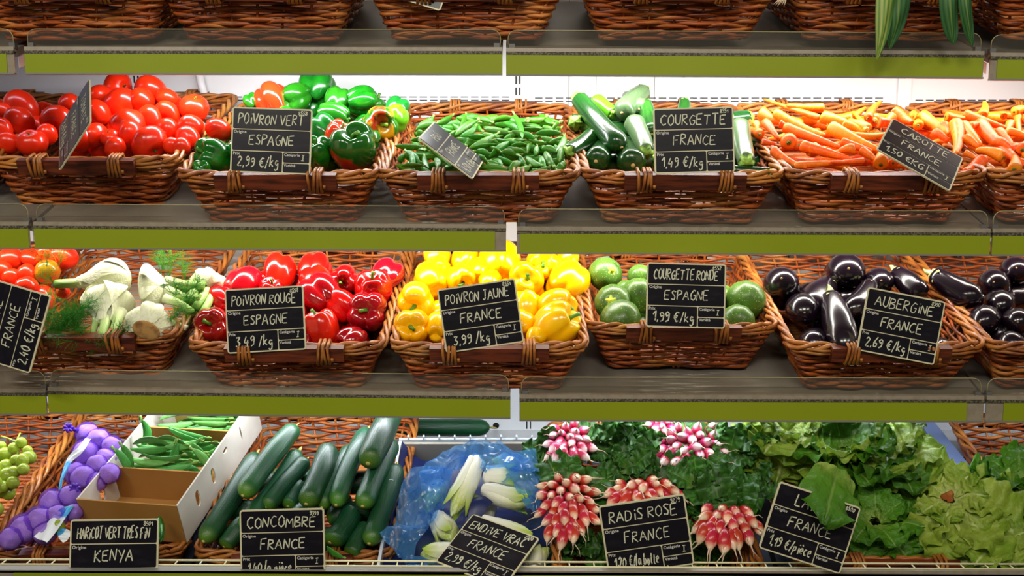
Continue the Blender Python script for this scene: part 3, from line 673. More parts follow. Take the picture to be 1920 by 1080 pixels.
SIGNS = [
 ('price sign for courgettes, standing upright on the courgette basket handle', 1301, 263, 1.985, (150, -4, 0), (3, 120, -LB), 'COURGETTE', 'FRANCE', '1,49 €/kg', '8551'),
 ('price sign for green peppers, standing on the green pepper basket', 509, 264, 1.985, (141, 5, 0), (-2, 120, -LB), 'POiVRON VERT', 'ESPAGNE', '2,99 €/kg', '8558'),
 ('price sign for tomatoes, twisted on its side on the tomato basket', 141, 233, 1.99, (0, 88, -120), (-58, 84, 62), 'TOMATE', 'FRANCE', '2,49 €/kg', '8552'),
 ('price sign for peas, lying slanted across the pea pods', 848, 281, 1.99, (25, -33, 140), (92, 77, -6), 'POiS', 'FRANCE', '4,50 €/kg', ''),
 ('price sign for carrots, lying slanted on the carrots', 1725, 289, 1.98, (126, 72, -25), (-62, 47, -88), 'CAROTTE', 'FRANCE', '1,50 €KG', ''),
 ('price sign for fennel, turned on its side at the fennel basket', 22, 611, 1.93, (41, -148, 0), (120, 33, -20), 'FENOUiL', 'FRANCE', '2,40 €/kg', '8557'),
 ('price sign for red peppers, leaning on the red pepper basket', 498, 599, 1.97, (146, -8, 0), (15, 110, -LB), 'POiVRON ROUGE', 'ESPAGNE', '3,49 /kg', '8558'),
 ('price sign for yellow peppers, tilted on the yellow pepper basket', 901, 592, 1.97, (143, -21, 0), (18, 112, -LB), 'POiVRON JAUNE', 'FRANCE', '3,99 /kg', '8551'),
 ('price sign for round courgettes, standing on the round courgette basket', 1286, 554, 1.97, (148, 4, 0), (-3, 118, -LB), 'COURGETTE RONDE', 'ESPAGNE', '1,99 €/kg', '8552'),
 ('price sign for aubergines, tilted on the aubergine basket handle', 1689, 611, 1.965, (149, 29, 0), (-15, 112, -LB), 'AUBERGiNE', 'FRANCE', '2,69 €/kg', '8550'),
 ('price sign for green beans in front of the cardboard box', 214, 1042, 1.774, (167, -2, 0), (12, 134, -14), 'HARiCOT VERT TRES FiN', 'KENYA', '8,25 €/lb', '8501'),
 ('price sign for cucumbers, standing in front of the cucumber basket', 530, 1019, 1.774, (154, -4, 0), (-8, 120, -LB), 'CONCOMBRE', 'FRANCE', '1,40 la pièce', '9399'),
 ('price sign for endives, lying on the endives', 914, 1032, 1.80, (100, 39, -70), (-82, 69, -55), 'ENDiVE VRAC', 'FRANCE', '2,99 €/kg', '8500'),
 ('price sign for pink radishes, tilted in front of the radish bunches', 1212, 1003, 1.80, (152, -22, 0), (14, 108, -LB), 'RADiS ROSE', 'FRANCE', '1,20 €/la botte', '9279'),
 ('price sign for lettuce, tilted and partly covered by a lettuce leaf', 1518, 989, 1.76, (147, 48, 0), (-30, 112, -LB), 'LAiTUE', 'FRANCE', '1,19 €/pièce', '8500'),
 ('price sign on the top shelf, only its lower corner showing', 772, -58, 2.03, (130, 40, 0), (-34, 110, -10), 'NAVET', 'FRANCE', '1,90 €/kg', ''),
]
for i, s_ in enumerate(SIGNS): sign(*s_[:9], code=s_[9], seed=11 + i * 13, size=1.05 if 'beans' in s_[0] else 1.04 if 'radishes' in s_[0] else 1.0)
# ------------------------------------------------------------------ produce: one mesh set per kind, then one object per piece
def sgn(x, p): return math.copysign(abs(x) ** p, x)
def nz(p, s, seed): return noise.noise(Vector((p[0] * s + seed * 7.1, p[1] * s - seed * 3.3, p[2] * s + seed * 1.7)))
def calyx_mesh(seed, top, r=.34, n=5, droop=.12, stalk=.22, matn='calyx', thick=.03):
    R = random.Random(seed); m = M()
    for k in range(n):
        a = 2 * PI * k / n + R.uniform(-.2, .2); l = r * R.uniform(.8, 1.25); up = R.uniform(-.02, .16)
        d = Vector((math.cos(a), math.sin(a), 0)); s_ = Vector((-d.y, d.x, 0)); w = .075 * r / .34
        pts = [Vector((0, 0, top + .02)), d * l * .4 + Vector((0, 0, top + .05)), d * l * .8 + Vector((0, 0, top + up)), d * l + Vector((0, 0, top + up - droop))]
        wd_ = [w * .8, w, w * .6, .01]; v = []
        for p, q in zip(pts, wd_): v += [p + s_ * q, p - s_ * q, p + Vector((0, 0, thick * .8))]
        f = []
        for i in range(3):
            A = i * 3; B = A + 3; f += [(A, A + 2, B + 2, B), (A + 2, A + 1, B + 1, B + 2), (A + 1, A, B, B + 1)]
        m.add(v, f)
    if stalk: m.tube([(0, 0, top - .02), (.01, .02, top + stalk * .5), (R.uniform(-.06, .06), R.uniform(.02, .1), top + stalk)], [.05, .04, .05], 6)
    return m.mesh('calyx', matn)
def tomato_meshes(seed, matn='tomato'):
    R = random.Random(seed); ribs = R.choice((5, 6, 7)); amp = R.choice((.0, .015, .05)); sq = R.uniform(.78, .92); ph = R.random() * 6
    def f(u, v):
        a = PI * v; r = math.sin(a) ** .92; z = -math.cos(a) * sq
        r *= 1 + amp * math.cos(ribs * u + ph) * (.3 + .7 * v * v) + .05 * math.cos(2 * u + ph)
        z -= .20 * math.exp(-(r / .26) ** 2) * (1 if v > .5 else -.25)
        return (r * math.cos(u), r * math.sin(u), z)
    b = M().surf(f, 28, 20).mesh('tomato', matn)
    return [(None, b), ('calyx', calyx_mesh(seed, sq - .22, .42, 5, .02, .2))]
def pepper_meshes(seed, matn, elong=1.0, stalkm='stalk_green'):
    R = random.Random(seed); n = R.choice((3, 4, 4)); ph = R.random() * 6; H = elong * R.uniform(.95, 1.1); k1 = R.uniform(-.1, .1); k2 = R.uniform(.7, .86)
    am = [R.uniform(.85, 1.12) for _ in range(n)]
    def f(u, v):
        a = PI * v; s_ = math.sin(a); r = s_ ** .62; w = (u + ph) * n / 2; c = abs(math.cos(w)); li = int(((u + ph) * n / (2 * PI) + .5)) % n
        lob = 1 - .26 * (1 - c) ** 1.7 * (.55 + .45 * abs(math.cos(a)))
        lob *= 1 + (am[li] - 1) * c
        tp = k2 + (1 - k2) * min(1, v * 1.5)
        r *= tp * lob; z = -math.cos(a) * H
        d = math.exp(-(r / .34) ** 2)
        z += (.16 * c * s_ ** .5 * math.exp(-((v - .86) / .16) ** 2) - .34 * d) if v > .5 else (.2 * d - .1 * c * math.exp(-((v - .12) / .12) ** 2))
        return (r * math.cos(u) + k1 * (1 - v), r * math.sin(u), z)
    b = M().surf(f, 40, 26).mesh('bell_pepper', matn)
    top = H - .32; m = M(); n2 = n * 2
    def g(u, v):
        r = .30 * v * (1 + .12 * math.cos(n2 * u)); return (r * math.cos(u), r * math.sin(u), top + .05 - .1 * v * v + .02 * math.cos(n2 * u) * v)
    m.surf(g, 20, 4, True, False)
    bx, by = R.uniform(-.16, .16), R.uniform(-.16, .16); L = R.uniform(.34, .5)
    m.tube([(0, 0, top), (bx * .2, by * .2, top + L * .4), (bx, by, top + L * .8), (bx * 1.8, by * 1.8, top + L)], [.13, .085, .075, .10], 9)
    return [(None, b), ('stalk', m.mesh('stalk', stalkm))]
def long_meshes(name, seed, matn, prof, bend=.05, ridge=0, ramp=.02, nu=18, nv=22, end=None, name2='stalk'):
    """a body of length 1 and radius .5 along z (end 0 = blossom), bent a little; end: function adding the second part"""
    R = random.Random(seed); b1 = R.uniform(-bend, bend) + math.copysign(bend * .5, R.random() - .5); b2 = R.uniform(-bend, bend); ph = R.random() * 6
    def cen(v): return (b1 * 4 * v * (1 - v), b2 * 4 * v * (1 - v))
    def f(u, v):
        v2 = .5 - .5 * math.cos(PI * v) if prof != 'lin' else v
        r = .5 * PROF[name](v2) * (1 + ramp * math.cos(ridge * u + ph) if ridge else 1) * (1 + .03 * math.sin(9 * v2 + ph))
        cx, cy = cen(v2); return (cx + r * math.cos(u), cy + r * math.sin(u), v2 - .5)
    out = [(None, M().surf(f, nu, nv).mesh(name, matn))]
    if end:
        for nm, m, mt in end(R): out.append((nm, m.mesh(nm, mt)))
    return out
def cap(v, a, b, p=2.0):
    """rounded ends: a at v=0, b at v=1"""
    r = 1.0
    if v < a: r *= max(0, 1 - ((a - v) / a) ** p) ** .5
    if v > 1 - b: r *= max(0, 1 - ((v - 1 + b) / b) ** p) ** .5
    return r
PROF = {
    'cucumber': lambda v: cap(v, .13, .10, 2.2) * (.92 + .08 * math.sin(PI * v)),
    'courgette': lambda v: cap(v, .14, .05, 2.2) * (1 - .24 * v),
    'carrot': lambda v: cap(v, .06, .07, 2) * (.30 + .70 * v ** .75),
    'aubergine': lambda v: cap(v, .30, .10, 2) * (1 - .42 * max(0, (v - .45) / .55) ** 1.2),
    'endive': lambda v: (math.sin(PI * min(1, (v * .93 + .07))) ** .62) * (1 - .16 * v),
    'garlic_bulb': lambda v: 1,
}
def stub(m, top, r, L, star=0, flare=1.0):
    def g(u, v):
        q = r * (1 + (star and .18 * math.cos(star * u))) * (1 + (flare - 1) * (1 - v) ** 2)
        if v > .92: q *= .02
        return (q * math.cos(u), q * math.sin(u), top + L * min(v / .92, 1))
    return m.surf(g, 20 if star else 10, 6, False, True)
def courgette_end(R):
    return [('stalk', stub(M(), .46, .27, .085, 5, 1.25), 'courgette_stalk'), ('blossom_scar', M().tube([(0, 0, -.502), (0, 0, -.49)], [.07, .09], 8), 'scar')]
def carrot_end(R):
    m = stub(M(), .475, .13, .03, 0, 1.6)
    for k in range(4):
        a = k * 1.6; m.tube([(.05 * math.cos(a), .05 * math.sin(a), .48), (.09 * math.cos(a), .09 * math.sin(a), .54 + R.uniform(0, .03))], [.035, .02], 5)
    return [('crown', m, 'carrot_crown')]
def aub_end(R):
    m = M()
    def g(u, v):
        r = .31 * (.25 + .75 * v) * (1 + .25 * math.cos(5 * u) * v); return (r * math.cos(u), r * math.sin(u), .515 - .13 * v * v - .05 * v * math.cos(5 * u))
    m.surf(g, 20, 5, False, False); m.tube([(0, 0, .5), (.02, .03, .56), (.06, .05, .61)], [.10, .07, .09], 8)
    return [('calyx', m, 'aubergine_calyx'), ('blossom_scar', M().tube([(0, 0, -.503), (0, 0, -.494)], [.03, .04], 8), 'scar_dark')]
def cuc_end(R):
    return [('blossom_tip', M().tube([(0, 0, -.505), (0, .0, -.492)], [.06, .12], 8), 'cucumber_tip'), ('stem_tip', M().tube([(0, 0, .49), (.02, .02, .515)], [.10, .07], 8), 'cucumber_tip')]
def round_meshes(seed):
    R = random.Random(seed)
    def f(u, v):
        a = PI * v; r = math.sin(a) ** .95 * (1 + .025 * abs(math.cos(5 * u))); z = -math.cos(a) * .9; z -= .08 * math.exp(-(r / .3) ** 2) * (1 if v > .5 else -.6)
        return (r * math.cos(u), r * math.sin(u), z)
    b = M().surf(f, 40, 20).mesh('round_courgette', 'round_courgette'); m = M()
    def g(u, v):
        r = .36 * v * (1 + .32 * math.cos(5 * u)); return (r * math.cos(u), r * math.sin(u), .84 + .05 * (1 - v) - .05 * v * v)
    m.surf(g, 30, 4, True, False); m.tube([(0, 0, .8), (0, 0, .97)], [.16, .13], 10)
    return [(None, b), ('stalk', m.mesh('stalk', 'round_star'))]
def pod_meshes(name, seed, matn, flat=.55, pods=.06, curve=.12, tip='pea_tip'):
    """flat-sided pod of length 1 and full width 1 (scaled later), curved in its own plane"""
    R = random.Random(seed); cv = R.uniform(.3, 1) * curve * R.choice((-1, 1)); n = R.choice((6, 7, 8)); tw = R.uniform(-.4, .4)
    def cx(v): return cv * 4 * v * (1 - v) * 3
    def f(u, v):
        v2 = .5 - .5 * math.cos(PI * v); w = (max(0, math.sin(PI * v2)) ** .55) * .5; t = w * flat * (1 + pods * 4 * math.cos(2 * PI * n * v2)) * .8
        x = w * math.cos(u); y = t * math.sin(u); a = tw * (v2 - .5)
        return (cx(v2) + x * math.cos(a) - y * math.sin(a), x * math.sin(a) + y * math.cos(a), v2 - .5)
    b = M().surf(f, 10, 16).mesh(name, matn); m = M()
    m.tube([(0, 0, .47), (cx(.98), .02, .505), (.12, .04, .53), (.25, .07, .55)], [.15, .12, .06, .05], 6)
    return [(None, b), ('stalk', m.mesh('stalk', tip))]
LIB = {}
def lib(key, *variants): LIB[key] = variants
lib('tomato', *[tomato_meshes(i) for i in range(5)])
lib('tomato_green', tomato_meshes(31, 'tomato_green'))
for key, mt, st in (('g', 'pepper_green', 'stalk_green'), ('r', 'pepper_red', 'stalk_green'), ('d', 'pepper_dark_red', 'stalk_green'), ('y', 'pepper_yellow', 'stalk_green'), ('t', 'pepper_turning', 'stalk_lime'), ('gr', 'pepper_green_red', 'stalk_green'), ('rg', 'pepper_red_green', 'stalk_green'), ('l', 'pepper_lime', 'stalk_lime')):
    lib('pepper_' + key, *[pepper_meshes(i * 3 + len(key) * 50 + ord(key[0]), mt, 1.0, st) for i in range(4 if key in 'gryd' else 2)])
    if key in 'gy': lib('pepper_long_' + key, *[pepper_meshes(i + 7, mt, 1.25, st) for i in range(2)])
lib('courgette', *[long_meshes('courgette', i, 'courgette', 1, .06, 5, .03, end=courgette_end) for i in range(3)])
lib('courgette_pale', *[long_meshes('courgette', i, 'courgette_pale', 1, .06, 5, .03, end=courgette_end) for i in range(2)])
lib('courgette_lime', long_meshes('courgette', 5, 'courgette_lime', 1, .06, 5, .03, end=courgette_end))
lib('round_courgette', *[round_meshes(i) for i in range(2)])
lib('carrot', *[long_meshes('carrot', i, 'carrot', 1, .16, 0, 0, 14, 22, carrot_end, 'crown') for i in range(6)])
lib('aubergine', *[long_meshes('aubergine', i, 'aubergine', 1, .07, 0, 0, 22, 22, aub_end, 'calyx') for i in range(3)])
lib('cucumber', *[long_meshes('cucumber', i, 'cucumber', 1, .10, 9, .012, 22, 26, cuc_end, 'stem_tip') for i in range(4)])
lib('pea_pod', *[pod_meshes('pea_pod', i, 'pea', .62, .05, .10) for i in range(6)])
lib('green_bean', *[pod_meshes('green_bean', i, 'bean', .34, .05, .30) for i in range(5)])

def make(kind, name, seed, p, q, sc, parts=True, look_parts=True):
    vs = LIB[kind]; v = vs[seed % len(vs)]
    o = put(name, v[0][1]); o.matrix_world = xf(p, q, sc)
    if parts:
        for nm, me in v[1:]: put(nm, me, o)
    return o
def view_dir(p, d):
    r, u, t = basis(p); return (r * d[0] + u * d[1] + t * d[2]).normalized()
def facing(d, p, roll=0.0):
    Z = d.normalized(); Y = CAMP - p; Y = (Y - Z * Y.dot(Z)).normalized(); X = Y.cross(Z)
    return Matrix((X, Y, Z)).transposed().to_quaternion() @ Quaternion((0, 0, 1), roll)
def ball(kind, name, row, px, py, rpx, d, seed, lift=0.0, sc=(1, 1, 1), roll=None):
    """roundish piece of photo radius rpx; d: where its stalk points (right, up, to the viewer)"""
    p = PL(px, py, row, lift); R_ = rpx * depth_of(p) / FPX
    q = view_dir(p, d).to_track_quat('Z', 'Y') @ Quaternion((0, 0, 1), seed * 1.7 if roll is None else roll)
    return make(kind, name, seed, p, q, (R_ * sc[0], R_ * sc[1], R_ * sc[2]))
def stick(kind, name, row, p0, p1, wpx, seed, l0=0.0, l1=0.0, roll=None, flat=False):
    """long piece between photo points p0 (blossom end) and p1 (stalk end), wpx wide"""
    a = PL(*p0, row, l0); b = PL(*p1, row, l1); L = (b - a).length; mid = (a + b) / 2; w = wpx * depth_of(mid) / FPX
    q = facing(b - a, mid, roll or 0) if kind in ('pea_pod', 'green_bean') else (b - a).to_track_quat('Z', 'Y') @ Quaternion((0, 0, 1), seed * 2.3 if roll is None else roll)
    return make(kind, name, seed, mid, q, (w, w, L))
def endon(kind, name, row, px, py, wpx, L, d, seed, lift=0.0, front=0):
    """long piece seen end-on: the end nearest the viewer is its stalk end (front=1) or blossom end (0)"""
    p = PL(px, py, row, lift); w = wpx * depth_of(p) / FPX; t = view_dir(p, d); c = p - t * (L / 2 - w * .4)
    q = (t if front else -t).to_track_quat('Z', 'Y') @ Quaternion((0, 0, 1), seed)
    return make(kind, name, seed, c, q, (w, w, L))
def hidden(kind, name, row, cells, rpx, label, group, cat, lift, long=None, seed=0):
    """the layer of the heap that shows only in the gaps"""
    R = random.Random(seed + 99)
    for k, (x, y) in enumerate(cells):
        if long: o = stick(kind, name, row, (x - long / 2, y + R.uniform(-12, 12)), (x + long / 2, y + R.uniform(-12, 12)), rpx, k, lift, lift)
        else: o = ball(kind, name, row, x, y, rpx, (R.uniform(-1, 1), R.uniform(-1, 1), R.uniform(-.6, .4)), k + seed, lift)
        tag(o, label, cat, group)
def cells(x0, x1, y0, y1, nx, ny, seed=0, skew=0.0):
    R = random.Random(seed); out = []
    for j in range(ny):
        f = j / max(1, ny - 1); y = y1 + (y0 - y1) * f
        cx = (x0 + x1) / 2 + skew * f; hw = (x1 - x0) / 2 * (1 - .16 * f)
        for i in range(nx): out.append((cx - hw + 2 * hw * (i + .5) / nx + R.uniform(-5, 5), y + R.uniform(-4, 4)))
    return out
def finish(items, cat, group, what, where, per_row=5):
    for o, *_ in items: tag(o, cat=cat, group=group)
    rank(items, what, where, per_row)

# tomatoes, middle of the left: px, py, r, stalk direction, look
T1 = [(221,162,27,(.55,.05,.8),'upright'),(283,168,31,(.5,.9,-.3),'large'),(227,195,31,(-.2,.3,-1),''),(265,190,26,(.2,.5,-.9),''),(187,181,24,(-.6,.4,-.6),''),
 (182,212,27,(-.8,-.3,.3),''),(280,223,26,(.6,-.2,-.7),''),(313,214,25,(.5,.4,-.7),''),(364,203,28,(.15,.85,.45),'stalked'),(315,246,25,(.8,.1,-.4),''),
 (357,241,27,(.3,.6,-.7),''),(352,258,23,(.4,-.2,-.8),''),(410,243,24,(.3,.7,-.6),''),(241,234,32,(-.3,.6,-.6),'ribbed'),(246,252,25,(-.5,.3,-.7),''),
 (281,269,34,(.3,-.55,.7),'broad'),(207,258,19,(-.3,.75,.55),'small'),(178,253,25,(-.6,.5,-.4),''),(216,277,20,(.1,.2,-1),''),(324,274,18,(.2,.4,-.8),''),(313,184,20,(.3,.8,-.4),''),
 (150,262,24,(-.3,.5,-.7),''),(340,276,18,(.2,.2,-1),'')]
items = [(ball('tomato', 'tomato', 1, x, y, r, d, i + 3), x, y, lk) for i, (x, y, r, d, lk) in enumerate(T1)]
finish(items, 'tomato', 'tomatoes in the heaped tomato basket', 'red tomato', 'the tomato heap')
hidden('tomato', 'tomato', 1, cells(120, 370, 205, 275, 5, 3, 3, 30), 27, 'red tomato underneath the others in the heaped tomato basket', 'tomatoes in the lower layer of the heap', 'tomato', -.05)
T0 = [(40,202,34,(.7,.3,-.5),'large'),(36,228,28,(-.4,.1,-.9),''),(2,216,24,(.2,.2,-1),''),(106,226,30,(.3,.4,-.8),''),(132,197,22,(.2,.5,-.6),''),(14,268,22,(.3,.3,-.8),''),(60,268,28,(-.2,.75,.5),'stalked'),(2,243,22,(.2,.1,-.9),''),(88,252,20,(.1,.2,-1),'')]
items = [(ball('tomato', 'tomato', 1, x, y, r, d, i + 2), x, y, lk) for i, (x, y, r, d, lk) in enumerate(T0)]
finish(items, 'tomato', 'shaded tomatoes left of the tomato sign', 'dim tomato', 'tomatoes beside the sign', 4)
hidden('tomato', 'tomato', 1, cells(-60, 90, 215, 270, 3, 3, 4, 20), 28, 'dim tomato underneath the others left of the tomato sign', 'tomatoes in the dim lower layer', 'tomato', -.05)
# tomatoes left of the fennel
T2 = [(20,486,23,(.1,.5,-.6),''),(57,482,19,(.2,.7,.5),'stalked'),(119,481,26,(.3,.6,-.6),'large'),(84,474,16,(.2,.4,-.9),''),(2,510,21,(.2,.3,-.8),''),(51,514,19,(.3,.3,-.8),''),(22,519,17,(.1,.1,-1),''),(50,537,20,(.2,.3,-.8),''),(118,548,13,(.1,.2,-.9),'small')]
items = [(ball('tomato', 'tomato', 2, x, y, r, d, i + 1), x, y, lk) for i, (x, y, r, d, lk) in enumerate(T2)]
o = ball('tomato_green', 'tomato', 2, 89, 510, 24, (.2, .4, -.8), 0); items.append((o, 89, 510, 'half-green'))
finish(items, 'tomato', 'tomatoes behind the fennel sign', 'red tomato', 'tomatoes beside the fennel', 4)
hidden('tomato', 'tomato', 2, cells(-90, 110, 500, 560, 4, 2, 5, 20), 26, 'tomato underneath the others beside the fennel', 'tomatoes in the lower layer beside the fennel', 'tomato', -.045)
# green peppers
G1 = [('g',594,166,35,(.25,.75,-.6),'tall'),('g',553,184,32,(-.75,-.35,.55),'stalked'),('g',632,189,25,(.3,.6,-.7),'small'),('g',677,189,29,(.95,.15,-.2),''),('g',743,207,24,(.4,.5,-.7),''),
 ('long_g',624,218,25,(.96,-.25,.25),'long'),('rg',512,194,37,(-.3,.8,-.5),'red-shouldered'),('t',713,232,38,(.12,-.05,1),'yellow and green'),('l',742,222,27,(.4,.2,-.8),'lime'),('g',606,245,30,(-.5,.5,-.6),''),
 ('rg',636,257,30,(.25,.7,.4),'red'),('gr',666,283,47,(-.1,.75,.6),'big green and red'),('g',598,288,30,(-.2,.6,.4),''),('g',403,294,37,(-.85,.35,.45),'dark'),('g',378,318,17,(-.2,.5,.6),'small'),('g',474,192,17,(-.3,.6,-.6),''),
 ('g',690,262,22,(.4,.3,-.8),''),('g',540,232,32,(-.2,.4,-.8),''),('g',468,236,30,(-.2,.4,-.8),''),('g',455,288,30,(0,.4,-.8),''),('g',530,292,30,(0,.4,-.8),'')]
items = [(ball('pepper_' + k, 'bell_pepper', 1, x, y, r, d, i + 1, sc=(1, 1, .95)), x, y, lk) for i, (k, x, y, r, d, lk) in enumerate(G1)]
finish(items, 'pepper', 'peppers in the green pepper basket', 'bell pepper', 'the green pepper basket')
hidden('pepper_g', 'bell_pepper', 1, cells(400, 690, 205, 300, 5, 3, 6, 50), 32, 'green bell pepper underneath the others in the green pepper basket', 'green peppers in the lower layer', 'pepper', -.06)
# pea pods: coordinates in a 5.684x enlargement whose corner is at 740,180
PEAS = [(650,420,890,255,15),(705,330,760,190,11),(700,430,870,320,13),(780,430,980,430,13),(790,555,1100,400,13),(820,570,1110,520,14),(1010,650,1250,490,14),(950,350,1240,390,13),(1360,450,1270,185,13),(1250,370,1500,440,13),
 (1360,350,1560,350,12),(1500,400,1790,410,13),(1670,370,1750,290,12),(0,530,290,540,13),(600,750,290,480,17),(30,690,110,620,16),(260,720,120,580,15),(70,750,310,745,13),(360,770,320,630,11),(240,370,310,400,12),
 (170,470,330,420,12),(1020,625,860,580,12),(1100,650,1280,730,15),(1200,580,1400,600,11),(1410,610,1450,520,12),(1490,630,1520,530,13),(1390,640,1560,740,14),(1330,640,1390,740,14),(1600,590,1690,750,17),(1750,700,1810,540,17),
 (1220,820,1360,710,17),(1270,820,1440,750,16),(1420,820,1640,760,15),(1200,785,920,755,13),(900,805,1220,805,13),(1060,680,1150,760,12),(1560,560,1730,600,14),(1640,500,1800,440,13),(1720,600,1810,420,15),(1540,830,1800,825,13),
 (1720,790,1810,700,16),(1240,530,1420,520,11),(1130,600,1310,640,14),(960,700,1110,730,14),(1440,470,1600,500,12),(430,770,540,725,12),(620,690,720,800,14),(430,660,460,770,14),(540,600,640,690,13),(180,600,210,740,13),
 (1300,560,1330,640,12),(1640,650,1720,790,14),(1460,780,1600,830,13),(880,640,1000,720,14),(820,690,960,760,13),(860,500,1060,470,12),(1080,460,1330,500,13),(1560,440,1780,500,13),(330,540,460,560,12),(380,480,560,520,12),
 (560,470,700,540,12),(640,560,790,640,13),(740,620,870,690,13),(1700,520,1800,640,14),(1560,640,1600,780,14),(1000,560,1140,600,13),(1340,400,1500,470,12),(940,400,1100,440,12)]
items = []
for i, (a, b, c, d, w) in enumerate(PEAS):
    p0 = (740 + a / 5.684, 180 + b / 5.684); p1 = (740 + c / 5.684, 180 + d / 5.684)
    o = stick('pea_pod', 'pea_pod', 1, p0, p1, w, i, .004 + (i % 5) * .003, .006 + (i % 3) * .004, roll=(i * .7) % 1.2 - .3)
    items.append((o, (p0[0] + p1[0]) / 2, (p0[1] + p1[1]) / 2, ''))
finish(items, 'pea pod', 'pea pods on top of their basket', 'green pea pod', 'the pea basket', 9)
R = random.Random(5)
for k in range(64):
    fy = (k // 8) / 7; y = 318 - 92 * fy + R.uniform(-4, 4); hw = 158 * (1 - .18 * fy); x = 897 + 22 * fy - hw + 2 * hw * ((k % 8) + .5) / 8 + R.uniform(-8, 8)
    a = R.uniform(-1.2, 1.2); l = R.uniform(19, 27); dx, dy = math.cos(a) * l, math.sin(a) * l * .5
    o = stick('pea_pod', 'pea_pod', 1, (x - dx, y - dy), (x + dx, y + dy), R.uniform(12, 15), k, -.012 + R.uniform(-.006, .004), -.012 + R.uniform(-.006, .006), roll=R.uniform(-.5, .5))
    tag(o, 'green pea pod underneath the top pods of the pea basket', 'pea pod', 'pea pods in the lower layer')
hidden('pea_pod', 'pea_pod', 1, cells(760, 1040, 232, 318, 7, 4, 8, 22), 22, 'green pea pod at the bottom of the pea basket', 'pea pods at the bottom of their basket', 'pea pod', -.035, 60)
# courgettes
items = []
def C(o, x, y, lk): items.append((o, x, y, lk))
C(stick('courgette', 'courgette', 1, (1166, 277), (1084, 184), 44, 0, .02, .035), 1126, 232, 'long dark green')
C(endon('courgette', 'courgette', 1, 1082, 231, 42, .15, (-.2, .1, 1), 1, 0, 1), 1082, 231, 'star-stalked')
C(stick('courgette', 'courgette', 1, (1122, 250), (1064, 286), 40, 2, .0, .01), 1092, 270, 'light-streaked')
C(endon('courgette', 'courgette', 1, 1119, 298, 50, .16, (-.1, -.25, 1), 3, .0), 1119, 298, 'round-ended')
C(endon('courgette', 'courgette', 1, 1185, 304, 56, .16, (.1, -.3, 1), 4, .0), 1185, 304, 'plump')
C(endon('courgette_pale', 'courgette', 1, 1172, 206, 44, .15, (-.35, -.35, .9), 0, .01), 1172, 206, 'greyish')
C(endon('courgette_pale', 'courgette', 1, 1196, 202, 38, .15, (.2, -.2, 1), 1, .0), 1196, 202, 'greyish')
C(stick('courgette_pale', 'courgette', 1, (1186, 226), (1212, 286), 42, 0, .02, .015), 1200, 256, 'grey-green')
C(stick('courgette', 'courgette', 1, (1222, 252), (1210, 196), 38, 1, .0, .0), 1216, 220, 'half-hidden')
C(stick('courgette_lime', 'courgette', 1, (1112, 188), (1150, 214), 32, 0, .01, .0), 1131, 198, 'lime green')
C(stick('courgette', 'courgette', 1, (1270, 240), (1284, 192), 30, 2, .0, .0), 1284, 200, 'sign-hidden')
C(stick('courgette_pale', 'courgette', 1, (1386, 232), (1400, 304), 42, 1, .015, .015), 1393, 270, 'pale speckled')
C(stick('courgette', 'courgette', 1, (1368, 320), (1444, 323), 24, 0, .0, .0), 1408, 321, 'slim dark')
C(stick('courgette', 'courgette', 1, (1258, 296), (1330, 250), 44, 2, .0, .0), 1290, 275, 'sign-hidden')
C(stick('courgette', 'courgette', 1, (1330, 302), (1366, 226), 42, 1, .0, .0), 1350, 262, 'sign-hidden')
finish(items, 'courgette', 'courgettes in their basket', 'courgette', 'the courgette basket', 5)
hidden('courgette', 'courgette', 1, cells(1120, 1450, 220, 310, 3, 4, 9, -20), 44, 'dark courgette underneath the others in the courgette basket', 'courgettes in the lower layer', 'courgette', -.05, 100)
# carrots (enlargement 5.684 at 1400,160): thick end x,y, tip x,y, width px
CA = [(790,350,170,145,13),(830,240,420,210,19),(290,285,840,535,21),(390,440,1030,670,23),(880,440,1400,690,29),(150,285,400,410,26),(190,390,335,570,20),(160,600,310,620,14),(270,680,640,880,21),(570,640,1120,790,25),
 (500,860,1240,835,16),(710,630,900,760,12),(1150,690,980,700,24),(790,330,1290,500,27),(1280,490,1120,280,13),(1150,330,1270,235,14),(1290,350,1430,175,18),(1400,400,1620,430,22),(1560,280,1770,400,27),(1310,470,1080,370,20),
 (1430,850,1430,740,28),(1220,690,1380,800,20),(1260,800,890,815,12),(1560,830,1700,740,18),(1150,540,1500,510,18),(90,400,120,480,16),(1020,420,1260,500,20),(1000,600,1340,700,20),(640,700,860,700,18),(350,400,480,440,16)]
CB = [(720,310,1120,560,27),(980,330,1190,350,21),(1090,390,1085,730,28),(1170,300,1640,460,22),(1370,320,1395,180,20),(1330,390,1830,860,30),(1600,770,1300,690,26),(1715,900,1720,760,28),(1380,800,1180,910,30),(1160,420,1360,640,26),
 (850,500,1010,600,21),(1180,720,1300,780,15),(1710,285,1900,250,19),(1750,320,1785,540,16),(1600,330,1570,300,14),(1680,400,1640,500,19),(1640,490,1920,580,18),(1800,690,1950,600,25),(640,330,700,340,16),(1180,560,1330,660,22),
 (1500,600,1700,720,24),(1880,750,1760,650,22),(1840,330,1900,480,20),(950,420,1020,520,20),(420,330,300,400,22),(1540,480,1700,650,20),(1240,440,1420,420,18)]
items = []
for i, (a, b, c, d, w) in enumerate(CA + CB):
    ox = 1400 if i < len(CA) else 1600
    p0 = (ox + c / 5.684, 160 + d / 5.684); p1 = (ox + a / 5.684, 160 + b / 5.684)
    lf = .012 + (i * 7 % 5) * .004
    o = stick('carrot', 'carrot', 1, p0, p1, w, i, lf, lf + .004); items.append((o, (p0[0] + p1[0]) / 2, (p0[1] + p1[1]) / 2, ''))
